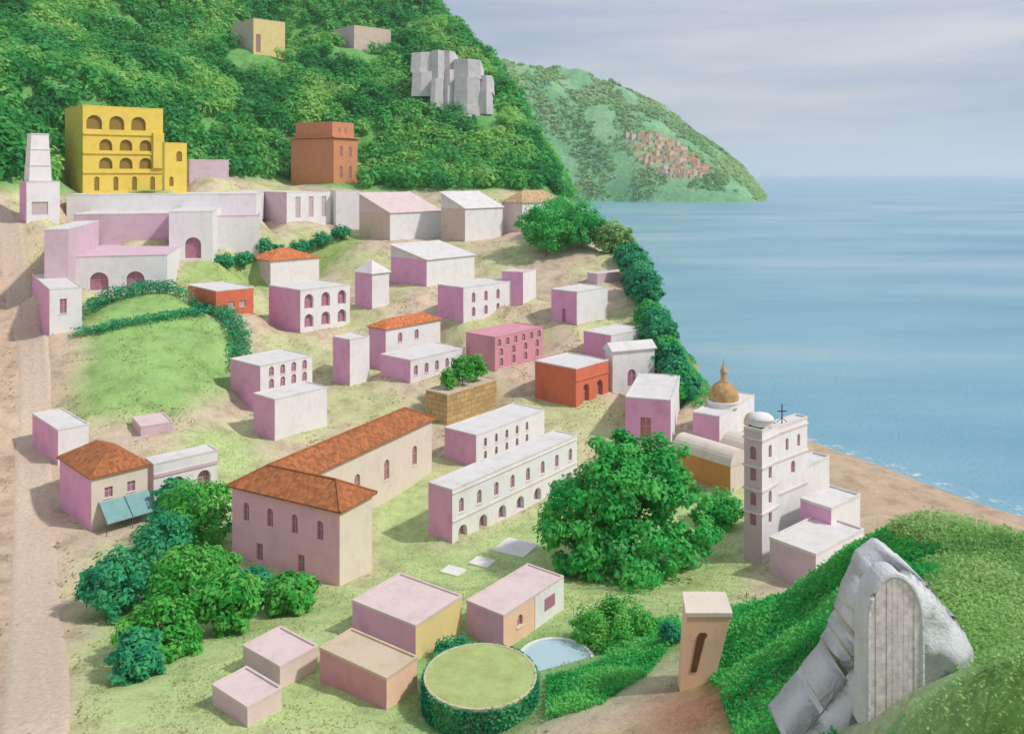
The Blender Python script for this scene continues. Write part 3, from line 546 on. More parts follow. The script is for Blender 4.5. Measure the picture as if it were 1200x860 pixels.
for f_ in (0, .5, 1):
    a = a0+(a1-a0)*f_; m = MB(); m.tube([pt(h, a, -.06, h['h']*.48+.16), pt(h, a, -3.65, h['h']*.2+.16)], [.06, .06]); m.build('rib', M['pole'], aw, r)
    m = MB(); m.tube([pt(h, a, -3.5, -.5), pt(h, a, -3.5, h['h']*.2)], [.06, .06]); m.build('post', M['pole'], aw, r)
h = HK['hotel']; r = h['root']
for f_ in (.24, .46, .68): m = MB(); m.box(pt(h, 0, -.5, h['h']*f_), h['u']*h['Lu'], h['v']*.49, UP*.5); m.build('balcony', M['yellow'], r, r)
m = MB(); m.box(pt(h, h['Lu']*.86, -1.2, h['h']*.3), h['u']*h['Lu']*.14, h['v']*1.19, UP*h['h']*.42); m.build('stair_shaft', M['yellow'], r, r)
h = HK['villa2']; r = h['root']; m = MB(); m.box(pt(h, -1, -1, h['h']+.55), h['u']*(h['Lu']+2), h['v']*(h['Lv']+2), UP*.7); m.build('cornice', M['brown'], r, r)
m = MB(); m.box(pt(h, .8, 1.5, h['h']+1.25), h['u']*(h['Lu']*.9), h['v']*(h['Lv']*.86), UP*6.6); m.build('attic_storey', M['brown'], r, r)
for f_ in (.3, .55): m = MB(); m.box(pt(h, h['Lu']*f_, 1.42, h['h']+3.2), h['u']*1.6, h['v']*.07, UP*2.2); m.build('attic_window', M['shutr'], r, r)
h = HK['lefttower']; r = h['root']
z_ = h['h']+.36; H3 = [0, 4.6, 9.2, 13.6]
def ring_(k, z): return [pt(h, h['Lu']*x, h['Lv']*y, z) for x, y in ((.08+k, .08+k), (.80-k, .08+k), (.80-k, .86-k), (.08+k, .86-k))]
m = MB()
for i in range(3): m.prism(ring_(.02+.03*i, z_+H3[i]), ring_(.04+.03*i, z_+H3[i+1]-.3))
m.build('upper_storey', M['white'], r, r)
for i in range(3): m = MB(); m.prism(ring_(.02+.03*i, z_+H3[i+1]-.3), ring_(.02+.03*i, z_+H3[i+1])); m.build('ledge', M['trim'], r, r)
h = HK['domechurch']; r = h['root']; c = pt(h, h['Lu']*.45, h['Lv']*.5, h['h']); q = P(848, 474, 186); R = 3.2
c = np.array([q[0], q[1], h['p'][2]+h['h']]); m = MB(); m.lathe(c, [(R*1.08, .1), (R*1.08, 1.0), (R*1.15, 1.05), (R*1.15, 1.3)], 24); m.build('drum', M['white'], r, r)
m = MB(); m.lathe(c+UP*1.3, [(R*math.cos(a)*(1+.06*math.sin(2*a)), R*1.25*math.sin(a)) for a in np.linspace(0, 1.35, 12)], 24); dm = m.build('dome', M['dome'], r, r, True)
m = MB(); zt = 1.3+R*1.25*math.sin(1.35); m.lathe(c+UP*zt, [(.95, -.2), (.95, .2), (.7, .3), (.7, 2.0), (.95, 2.1), (.8, 2.4), (.25, 3.6), (.12, 4.3), (.04, 5.2)], 10); m.build('lantern', M['tilet'], dm, r)
q = P(881, 496, 176); m = MB(); zz = q[2]; t0 = thing('apse', (q[0], q[1], Z(q[0], q[1])), 'small tan half dome on a round apse left of the bell tower', 'apse', 'parts of the church'); g0 = Z(q[0], q[1])
m.lathe((q[0], q[1], 0), [(1.5, g0-2), (1.5, zz)], 16); m.build('wall', M['cream'], t0, t0); m = MB(); m.lathe((q[0], q[1], zz), [(1.65*math.cos(a), 2.3*math.sin(a)) for a in np.linspace(-.05, 1.5, 9)], 16); m.build('dome', M['roofo'], t0, t0, True)
# --- bell tower church
T = HK['tower']; r = thing('bell_tower_church', T['p'], 'white church with a tall bell tower and iron cross beside the beach', 'church', 'parts of the church')
def block(h, z1, wall, side, nm, rr=(), rl=(), roof='roofw'):
    p, u, v, Lu, Lv, hh = h['p'], h['u'], h['v'], h['Lu'], h['Lv'], h['h']; w = MB(); o1 = facade(w, p, u, -v, Lu, -4, hh, hh, rr)
    w.p(pt(h, Lu, 0, -4), pt(h, Lu, Lv, -4), pt(h, Lu, Lv, hh), pt(h, Lu, 0, hh)); w.p(pt(h, Lu, Lv, -4), pt(h, 0, Lv, -4), pt(h, 0, Lv, hh), pt(h, Lu, Lv, hh))
    w2 = MB() if side != wall else w; o2 = facade(w2, p, v, -u, Lv, -4, hh, hh, rl)
    o = w.build(nm, M[wall], r, r)
    if w2 is not w: w2.build('side_wall', M[side], o, r)  # left wall of the block, its shade painted in lilac and mauve
    for outs, dr, nm_ in ((o1, u, -v), (o2, v, -u)):
        W = lambda s, z, q=0: p+dr*s+UP*z-nm_*q
        for nn, lp, dep, c, ww, zs, ze in outs: m = MB(); m.p(*[W(x, z, dep-.02) for x, z in lp]); m.build(nn, M['shut'], o, r)
    roof_flat(p, u, v, Lu, Lv, hh, par=.4).build('roof', M[roof], o, r); return o
wr = tuple(('window', f, f+.1, [.5], 1.0, True) for f in (.28, .43, .62, .78))
block(T, 0, 'white', 'lilac', 'tower', wr, wr)
for f_ in (.37, .545, .72, .93): m = MB(); m.box(pt(T, -.18, -.18, T['h']*f_), T['u']*(T['Lu']+.36), T['v']*(T['Lv']+.36), UP*.3); m.build('string_course', M['trim'], r, r)
c = pt(T, T['Lu']/2, T['Lv']/2, T['h']+.4); m = MB(); m.lathe(c, [(1.7, 0), (1.7, .8), (1.85, .85), (1.75, 1.1), (1.2, 1.55), (.15, 1.75)], 20); m.build('cupola', M['white'], r, r, True)
nv = block(HK['n1'], 0, 'white', 'lilac', 'nave', (('window', .60, .70, [.5], 1.2, True), ('window', .80, .90, [.3, .7], .8, True)))
n1 = HK['n1']
for f_ in (.47, .735, .955): m = MB(); m.box(pt(n1, -.16, -.16, n1['h']*f_), n1['u']*(n1['Lu']+.32), n1['v']*(n1['Lv']*.5), UP*.3); m.build('string_course', M['trim'], nv, r)
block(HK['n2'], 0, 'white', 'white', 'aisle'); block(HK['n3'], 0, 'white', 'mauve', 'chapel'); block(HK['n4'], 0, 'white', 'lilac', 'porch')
n1 = HK['n1']; c = pt(n1, n1['Lu']*.28, n1['Lv']*.4, n1['h']+.2); m = MB()
m.box(c+np.array([-.07, -.07, 0]), (.14, 0, 0), (0, .14, 0), (0, 0, 2.9)); m.box(c+np.array([-.7, -.06, 1.75]), (.625, 0, 0), (0, .12, 0), (0, 0, .14)); m.box(c+np.array([.075, -.06, 1.75]), (.625, 0, 0), (0, .12, 0), (0, 0, .14))
for s in (-1, 1): m.tube([c+np.array([s*.9, 0, 0]), c+np.array([s*.09, 0, .8])], [.06, .05], 5)
m.build('cross', M['iron'], r, r)
# --- long villa
p, u, v, Lv, Wd, LU, hh = vh['p'], vh['u'], vh['v'], vh['Lv'], vh['Lu'], vh['LONG'], vh['h']
r = thing('villa', p, 'large pink and cream L shaped villa under burnt orange tiled hip roofs', 'villa')
w = MB(); ofr = facade(w, p, v, -u, Lv, -3.5, hh, hh, (('door', .03, .27, [.34, .73], 1.25, False), ('window', .54, .80, [.17, .40, .63, .86], 1.15, True))); w.build('front_wall', M['pink'], r, r)
windows(ofr, p, v, -u, r, 'shut', True)
w = MB(); q = lambda a, b, z: p+u*a+v*b+UP*z
w.p(q(0, 0, -3.5), q(Wd, 0, -3.5), q(Wd, 0, hh), q(0, 0, hh)); w.p(q(Wd, 0, -3.5), q(Wd, Lv-Wd, -3.5), q(Wd, Lv-Wd, hh), q(Wd, 0, hh))
i0 = p+u*Wd+v*(Lv-Wd); oin = facade(w, i0, u, -v, LU-Wd, -3.5, hh, hh, (('window', .32, .66, [.14, .37, .6, .84], 1.5, True),))
w.p(q(LU, Lv-Wd, -3.5), q(LU, Lv, -3.5), q(LU, Lv, hh), q(LU, Lv-Wd, hh)); w.p(q(LU, Lv, -3.5), q(0, Lv, -3.5), q(0, Lv, hh), q(LU, Lv, hh)); w.build('wall', M['cream'], r, r)
windows(oin, i0, u, -v, r, 'shutr', True)
rh = 2.5; o = .55; e = .05; m = MB(); R1, R2, R3 = (Wd/2, Wd/2), (Wd/2, Lv-Wd/2), (LU-Wd/2, Lv-Wd/2)
E = lambda a, b, z=e: q(a, b, hh+z)
A1, A2, A3, A4, A5, A6 = (-o, -o), (Wd+o, -o), (Wd+o, Lv-Wd-o), (LU+o, Lv-Wd-o), (LU+o, Lv+o), (-o, Lv+o)
r_ = lambda t: E(t[0], t[1], rh)
m.p(E(*A1), r_(R1), r_(R2), E(*A6)); m.p(E(*A1), E(*A2), r_(R1)); m.p(E(*A2), E(*A3), r_(R2), r_(R1)); m.p(E(*A3), E(*A4), r_(R3), r_(R2)); m.p(E(*A4), E(*A5), r_(R3)); m.p(E(*A5), E(*A6), r_(R2), r_(R3))
al = [A1, A2, A3, A4, A5, A6]
for a, b in zip(al, al[1:]+al[:1]): m.p(E(*a, -.22), E(*b, -.22), E(*b), E(*a))
m.p(*[E(*a, -.22) for a in al[:3]], E(*A6, -.22)); m.p(*[E(*a, -.22) for a in (A3, A4, A5, A6)])
ro = m.build('roof', M['tile'], r, r)
m = MB(); 
for a, b in ((R1, R2), (R2, R3)): m.tube([E(*a, rh+.03), E(*b, rh+.03)], [.16, .16], 6)
for a, b in ((A1, R1), (A2, R1), (A6, R2), (A4, R3), (A5, R3)): m.tube([E(*a, e+.05), E(*b, rh+.03)], [.14, .14], 6)
m.build('ridge_tiles', M['tile'], ro, r)
# ------------------------------------------------------------------ far village on the headland
poly = [(735, 160), (770, 157), (800, 172), (836, 203), (815, 211), (782, 208), (746, 186)]; k = 0; spots = []
while len(spots) < 95 and k < 40000:
    k += 1; X = rng.uniform(230, 520); Y = rng.uniform(1800, 2090); z = float(headz(np.array([X]), np.array([Y]))[0]); x, y = proj(X, Y, z)
    if inpoly(np.array([x]), np.array([y]), poly)[0] and all((X-a)**2+(Y-b2)**2 > 11**2 for a, b2, _ in spots): spots.append((X, Y, z))
wm = [M['cream'], M['beige'], M['butter'], M['peach'], M['peach']]
for i, (X, Y, z) in enumerate(spots):
    t = thing('village_house', (X, Y, z), 'tiny pale house with russet roof in the far village on the headland', 'house', 'houses of the far village')
    w_1, d_1, h_1, a = rng.uniform(7, 12), rng.uniform(7, 10), rng.uniform(5, 9), rng.uniform(-.5, .5); u = np.array([math.cos(a), math.sin(a), 0]); v = np.array([-math.sin(a), math.cos(a), 0]); o = np.array([X, Y, z])-u*w_1/2-v*d_1/2
    m = MB(); m.box(o-UP*5, u*w_1, v*d_1, UP*(h_1+5)); m.build('wall', wm[int(rng.integers(5))], t, t); roof_pitched(o, u, v, w_1, d_1, h_1, 2.2, 'hip').build('roof', M['tileo'] if rng.random() < .65 else M['tilet'], t, t)
# ------------------------------------------------------------------ leaves
def leafcloud(cent, size, up=.8, out=None):
    n = len(cent); a = rng.normal(size=(n, 3)); a[:, 2] += 0; nrm = rng.normal(size=(n, 3)); nrm[:, 2] = np.abs(nrm[:, 2])+up
    if out is not None: nrm = nrm*.45+out*1.3
    nrm /= np.linalg.norm(nrm, axis=1)[:, None]; a -= nrm*(a*nrm).sum(1)[:, None]; a /= np.linalg.norm(a, axis=1)[:, None]; b = np.cross(nrm, a)
    s = (np.asarray(size)*rng.uniform(.6, 1.3, n))[:, None]
    v = np.stack([cent-a*s, cent-b*s*.55+nrm*s*.12, cent+a*s, cent+b*s*.55+nrm*s*.12], 1)
    return v.reshape(-1, 3), np.arange(4*n).reshape(n, 4)
def clumped(lobes, n, leaf, k=26):
    """leaf centres spread through clumps over each lobe"""
    out, val, nn_ = [], [], []; vol = np.array([l[3]*l[4]*l[5] for l in lobes])**(2/3.); vol /= vol.sum()
    for l, f in zip(lobes, vol):
        nk = max(6, int(k*f*len(lobes))); d = rng.normal(size=(nk, 3)); d[:, 2] = d[:, 2]*.9+.25; d /= np.linalg.norm(d, axis=1)[:, None]; cc = np.array(l[:3])+d*np.array(l[3:])*rng.uniform(.55, .97, nk)[:, None]
        per = max(4, int(n*f/nk)); tone = rng.uniform(0, 1, nk); rad = np.array(l[3:]).mean()*.34
        g = rng.normal(size=(nk, per, 3)); g /= np.linalg.norm(g, axis=2)[..., None]; g *= (rng.uniform(.15, 1, (nk, per))**.6)[..., None]*rad*np.array([1, 1, .75])
        out.append((cc[:, None]+g).reshape(-1, 3)); gd = g/np.linalg.norm(g, axis=2)[..., None]; gd = gd+.7*d[:, None]; nn_.append(gd.reshape(-1, 3)/np.linalg.norm(gd, axis=2).reshape(-1, 1)); val.append((tone[:, None]*.55+rng.uniform(0, .45, (nk, per))).ravel())
    return np.concatenate(out), np.concatenate(val), np.concatenate(nn_)
def leafobj(name, cent, val, leaf, mat, root=None, out=None):
    off = np.array(root['_o']) if root is not None else 0
    v, f = leafcloud(cent, leaf, out=out); o = npmesh(name, v-off, f, mat, attrs={'v': np.repeat(val, 4)})
    if root is not None: o.parent = root
    return o
def tree(name, label, base, lobes, n, leaf, mat, cat='tree', group=None, trunk=.35, forks=4):
    base = np.array(base); r = thing(name, base, label, cat, group); L_ = [(base[0]+l[0], base[1]+l[1], base[2]+l[2], l[3], l[4], l[5]) for l in lobes]
    c, v, no_ = clumped(L_, n, leaf); leafobj('crown', c, v, leaf, mat, r, no_); m = MB(); top = np.array(L_[0][:3])
    m.tube([base-UP*.8, base*.6+top*.4+np.array([.1, .05, 0]), top], [trunk, trunk*.7, trunk*.25], 8)
    for l in L_[1:1+forks]: s = base*.62+top*.38; e = np.array(l[:3]); m.tube([s, (s+e)/2+UP*.3, e], [trunk*.5, trunk*.33, trunk*.12], 6)
    m.build('trunk', M['bark'], r, r); return r
def lob(w, h, n=4, z0=None, seed=0, low=False):
    if low:
        q = np.random.default_rng(seed); out = [(0, 0, h*.5, w*.40, w*.38, h*.46)]
        for i in range(n): a = 6.283*i/n+q.uniform(-.4, .4); rr = w*q.uniform(.2, .32); out.append((rr*math.cos(a), rr*math.sin(a)*.8, h*q.uniform(.2, .62), w*q.uniform(.2, .28), w*.22, h*q.uniform(.2, .3)))
        return out
    q = np.random.default_rng(seed); out = [(0, 0, h*.62 if z0 is None else z0, w*.34, w*.34, h*.34)]
    for i in range(n): a = 6.283*i/n+q.uniform(-.4, .4); rr = w*q.uniform(.22, .30); out.append((rr*math.cos(a), rr*math.sin(a)*.8, h*q.uniform(.38, .68), w*q.uniform(.18, .25), w*.2, h*q.uniform(.2, .28)))
    return out
# the big spreading tree: lobes placed from its outline
b = G(738, 664); k = b[1]/F
L0 = [((x-738)*k, dy, (664-y)*k, rx*k, rx*k*.9, ry*k) for x, y, rx, ry, dy in ((738, 575, 62, 50, 0), (728, 535, 42, 36, 1), (672, 598, 48, 42, -1), (800, 590, 42, 40, 0), (735, 630, 78, 36, -3), (665, 628, 42, 34, -2), (775, 555, 40, 38, 2), (700, 565, 44, 42, -2), (810, 620, 34, 28, -1), (690, 645, 40, 20, -2), (780, 640, 40, 22, -2))]
tree('broadleaf_tree', 'very large spreading dark green tree beside the white arcaded building', b, L0, 26000, .42, M['leafo'], trunk=.7, forks=9)
b = G(845, 615); tree('shrub', 'rounded green shrub at the right foot of the big spreading tree', b, lob(9, 6, 5, seed=3, low=True), 4500, .3, M['leafo'], 'shrub', trunk=.15)
# trees of the lower left garden
lt = [(228, 640, 78, 74, 'leafb'), (252, 692, 50, 46, 'leafb'), (190, 668, 62, 62, 'leaft'), (140, 718, 72, 68, 'leaft'), (215, 715, 80, 66, 'leafb'), (262, 742, 72, 68, 'leafb'), (190, 770, 76, 62, 'leafb'), (160, 795, 50, 52, 'leaft'), (340, 718, 52, 42, 'leafb'), (298, 708, 44, 36, 'leaft'), (205, 605, 40, 40, 'leaft')]
ll = ['tall bright green tree in front of the two mauve arches', 'small bright green tree just left of the teal bush under the villa doors', 'teal green tree below the awning house', 'teal green bushy tree at the left edge of the garden grove', 'bright green tree in the middle of the lower left grove', 'wide bright green tree on the right side of the lower left grove', 'low bright green tree at the front of the lower left grove', 'smallest teal bush at the very front of the grove', 'bright green bush below the right end of the pink villa wall', 'little teal bush below the doors of the pink villa', 'small teal shrub between the awning and the mauve arches']
for i, ((x, y, w, hh, mt), l) in enumerate(zip(lt, ll)):
    b = G(x, y); k = b[1]/F; tree('garden_tree', l, b, lob(w*k*1.3, hh*k*1.15, 6, seed=20+i, low=True), 5600, .36, M[mt], 'tree', 'trees of the lower left garden', trunk=.18)
# roof garden
h = HK['stonehouse']
for (a, b2, w, hh), l in zip(((.22, .5, 4.2, 5.0), (.48, .45, 6.5, 7.6), (.78, .5, 5.5, 6.4)), ('smallest bush on the roof of the tan stone building', 'tallest bush in the middle of the tan stone building roof', 'bush at the right end of the tan stone building roof')):
    b = pt(h, h['Lu']*a, h['Lv']*b2, h['h']+.12); tree('roof_bush', l, b, lob(w, hh, 4, seed=int(a*100), low=True), 2400, .32, M['leafb'], 'bush', 'bushes on the stone building roof', trunk=.12)
# cliff trees
cl = [(640, 312, 62, 60, 'leafo'), (682, 308, 52, 50, 'leafo'), (658, 290, 60, 38, 'leafo'), (718, 312, 40, 36, 'leafl'), (746, 338, 34, 42, 'leaft'), (756, 366, 34, 44, 'leaft'), (767, 393, 34, 44, 'leaft'), (776, 418, 34, 42, 'leaft'), (786, 442, 34, 42, 'leaft'), (796, 461, 34, 38, 'leafo'), (735, 312, 26, 26, 'leafl'), (752, 400, 24, 28, 'leafl'), (765, 430, 22, 26, 'leafl'), (750, 353, 30, 36, 'leaft'), (762, 380, 30, 36, 'leafo'), (772, 406, 32, 40, 'leaft'), (782, 431, 32, 40, 'leafo'), (792, 453, 34, 40, 'leaft'), (738, 322, 30, 30, 'leaft'), (804, 468, 28, 26, 'leaft')]
for i, (x, y, w, hh, mt) in enumerate(cl):
    d = float(np.interp(y, [290, 312, 340, 400, 461], [300, 284, 258, 224, 201])); q = P(x, y, d); b = np.array([q[0], q[1], Z(q[0], q[1])]); k = b[1]/F
    lab = ['broad dark tree at the left of the clifftop clump', 'broad dark tree at the right of the clifftop clump', 'dark tree at the back of the clifftop clump', 'pale green shrub between the clifftop clump and the shrub row', 'topmost dark shrub of the row down the cliff', 'second dark shrub from the top of the cliff row', 'dark cliff shrub level with the white house by the cliff', 'dark cliff shrub just above the arched door house', 'dark cliff shrub beside the arched door house', 'lowest dark shrub of the cliff row, nearest the dome', 'small pale shrub at the top of the cliff row', 'small pale shrub on the town side of the cliff row', 'pale shrub right behind the arched door house', 'small dark shrub filling the gap below the topmost cliff shrub', 'small green shrub wedged between the second and third cliff shrubs', 'dark shrub half hidden in the middle of the cliff row', 'green shrub at the corner of the arched door house, in the cliff row', 'dark shrub tucked just above the lowest cliff shrub', 'small dark shrub at the very head of the cliff row', 'last little shrub at the foot of the cliff row'][i]
    tree('cliff_tree' if i < 3 else 'cliff_shrub', lab, b, lob(w*k*1.3, hh*k*1.2, 6, seed=50+i, low=True), 6500, .5, M[mt], 'tree' if i < 3 else 'shrub', 'trees and shrubs along the cliff edge', trunk=.2)
# shrubs on the light green bank
for i, x in enumerate((262, 285, 308, 330, 352, 376, 400)):
    y = np.interp(x, [205, 262, 415], [318, 302, 276])-1; b = G(x, y); b[2] = Z(b[0], b[1]); k = b[1]/F
    tree('bank_shrub', ['first teal shrub from the left on the green bank', 'second teal shrub from the left on the green bank', 'third teal shrub from the left on the green bank', 'middle teal shrub on the green bank above the weathered orange roof', 'teal shrub right of the middle of the green bank', 'second teal shrub from the right end of the green bank', 'teal shrub at the right end of the green bank'][i], b, lob(30*k, 18*k, 4, seed=80+i, low=True), 1100, .5, M['leaft'], 'shrub', 'teal shrubs on the green bank', trunk=.1)
# round bush by the pool, little bushes near the pillar
b = G(718, 765); k = b[1]/F; tree('round_bush', 'large round green bush behind the pale blue pool', b, [(0, 0, 34*k, 46*k, 40*k, 32*k), (-28*k, 0, 22*k, 24*k, 24*k, 22*k), (28*k, 0, 24*k, 26*k, 24*k, 26*k)], 8000, .2, M['leafb'], 'bush', trunk=.15)
for (x, y, d, w, hh), l in zip(((785, 735, 86, 30, 26), (835, 730, 88, 46, 26), (530, 772, 92, 50, 26)), ('small teal bush left of the peach gate pillar', 'low teal bush behind the peach gate pillar', 'low green bush just behind the round terrace')):
    q = P(x, y, d); b = np.array([q[0], q[1], Z(q[0], q[1])]); k = d/F; tree('low_bush', l, b, lob(w*k, hh*k, 3, seed=x, low=True), 2200, .18, M['leaft'], 'bush', 'low bushes in the foreground', trunk=.08)
# ------------------------------------------------------------------ hedges round the green mound
def hedge(name, label, pts, hgt, wid, mat, dens=16, leaf=.36, group='hedges on the stepped green mound', cat='hedge'):
    pts = [G(*q) if len(q) == 2 else P(*q) for q in pts]; cs = []
    for a, b in zip(pts, pts[1:]):
        L_ = np.linalg.norm(b[:2]-a[:2]); n = int(L_*dens*(hgt+wid)); t = rng.uniform(0, 1, n); q = a[None]*(1-t[:, None])+b[None]*t[:, None]
        q[:, 2] = zg(q[:, 0], q[:, 1]); q[:, :2] += rng.uniform(-wid/2, wid/2, (n, 2)); q[:, 2] += rng.uniform(0, 1, n)**.7*hgt*(1+.15*np.sin(t*L_*1.1)); cs.append(q)
    c = np.concatenate(cs); o = pts[0].copy(); o[2] = Z(o[0], o[1]); r = leafobj(name, c, rng.uniform(0, 1, len(c)), leaf, mat); return tag(r, label, cat, group)
hedge('hedge', 'broad blue-green hedge band along the top edge of the stepped green mound', [(98, 376), (130, 366), (165, 357), (216, 351)], 3.0, 5.0, M['leaft'], 15)
hedge('hedge', 'low blue-green hedge band on the middle step of the green mound', [(90, 408), (125, 400), (165, 393), (238, 382)], 1.8, 3.6, M['leaft'], 11)
hedge('hedge', 'broad blue-green hedge band curving down the right side of the green mound', [(218, 352), (255, 370), (281, 400), (279, 428)], 3.0, 5.0, M['leaft'], 15)
# ------------------------------------------------------------------ round terrace, pool, pillar, rock with gate, slabs
q = P(563, 790, 80); R = 5.3; g0 = 5.0; tp = q[2]
t0 = thing('round_terrace', (q[0], q[1], g0), 'round garden terrace with ivy covered wall and olive top at the bottom of the view', 'terrace')
m = MB(); m.lathe((q[0], q[1], 0), [(R*.93, g0-3), (R*.95, tp-.25), (R, tp-.2), (R, tp+.06), (R-.22, tp+.06), (R-.22, tp)], 48); m.build('wall', M['roofo'], t0, t0)
m = MB(); m.lathe((q[0], q[1], 0), [(R-.22, tp-.1), (R-.22, tp+.03)], 48); mo, N, L, b = newmat('olive_turf'); n1 = noise(N, L, .8, 6); cc_ = ramp(N, L, n1.outputs['Fac'], [(.3, (.33, .38, .13)), (.7, (.44, .54, .2))]); L.new(cc_.outputs[0], b.inputs['Base Color']); b.inputs['Roughness'].default_value = .95; m.build('top', mo, t0, t0)
n = 17000; th = rng.uniform(0, 6.283, n); zz = rng.uniform(g0-1, tp+.05, n); rr_ = R*.97+rng.uniform(0, .35, n); c = np.stack([q[0]+rr_*np.cos(th), q[1]+rr_*np.sin(th), zz], -1)
leafobj('ivy', c, np.clip(.5+.4*np.sin(th*5)+rng.uniform(-.3, .3, n), 0, 1), .22, M['leaft'], t0)
q = P(652, 752, 90); PC = q; z0 = Z(q[0], q[1])+.15; t0 = thing('garden_pool', (q[0], q[1], z0), 'pale blue round pool beside the peach and white house', 'pool')
m = MB(); sc_x = 3.7; m.lathe((q[0], q[1], z0), [(sc_x+.35, -1.5), (sc_x+.35, .4), (sc_x, .4), (sc_x, .2)], 40); m.build('rim', M['slab'], t0, t0)
m = MB(); m.lathe((q[0], q[1], z0), [(sc_x, .0), (sc_x, .25)], 40); mw, N, L, b = newmat('pool_water'); b.inputs['Base Color'].default_value = (.42, .58, .62, 1); b.inputs['Roughness'].default_value = .15; n1 = noise(N, L, 1.5, 3); bump(N, L, b, n1.outputs['Fac'], .15, .1); m.build('water', mw, t0, t0)
# peach pillar
q = P(818, 806, 74); k = .074; t0 = thing('gate_pillar', q, 'tapering peach stone gate pillar with a long brown slit', 'pillar')
f = lambda x, y, dy=0: P(x, y, 74)+np.array([0, dy, 0]); bt = [f(795, 806), f(828, 806), f(834, 806, 2.6), f(800, 806, 2.6)]; tpp = [f(805, 722), f(857, 722), f(861, 722, 3.6), f(811, 722, 3.6)]
bt = [x-UP*2 for x in bt]; m = MB(); m.prism(bt, tpp); m.build('shaft', M['peach'], t0, t0)
m = MB(); cap = [x+UP*.0 for x in tpp]; g = sum(cap)/4; cb = [g+(x-g)*1.06 for x in cap]; m.prism(cb, [x+UP*.35 for x in cb]); m.build('capstone', M['cream'], t0, t0)
m = MB(); s = lambda x, y, o: P(x, y, 74)-np.array([0, o, 0]); o = -.02
lo = [s(809, 787, .0), s(816, 787, .0), s(826, 748, .0), s(829, 744, 0), s(827, 741, 0), s(820, 741, 0), s(817, 746, 0)]
m.prism([x+np.array([0, .3, 0]) for x in lo], [x-np.array([0, .06, 0]) for x in lo]); m.build('slit', simple('brown_slit', (.16, .07, .03), .9), t0, t0)
# rock outcrop with wooden gate
mr, N, L, b = newmat('grey_rock'); n1 = noise(N, L, .5, 9, .7); n2 = noise(N, L, 3, 6, .7); vo = N.new('ShaderNodeTexVoronoi'); vo.feature = 'DISTANCE_TO_EDGE'; vo.inputs['Scale'].default_value = .55; L.new(mixc(N, L, N.new('ShaderNodeNewGeometry').outputs['Position'], noise(N, L, .7, 4).outputs['Color'], .25), vo.inputs['Vector'])
c = ramp(N, L, n1.outputs['Fac'], [(.3, (.58, .60, .61)), (.5, (.70, .72, .73)), (.7, (.80, .80, .79))]); cr_ = ramp(N, L, vo.outputs['Distance'], [(.0, (.0, .0, .0)), (.06, (1, 1, 1))]); hs = N.new('ShaderNodeMath'); hs.operation = 'MULTIPLY_ADD'; L.new(cr_.outputs[0], hs.inputs[0]); hs.inputs[1].default_value = .22; L.new(n2.outputs['Fac'], hs.inputs[2])
L.new(c.outputs[0], b.inputs['Base Color']); b.inputs['Roughness'].default_value = .95; bump(N, L, b, hs.outputs[0], .8, .25)
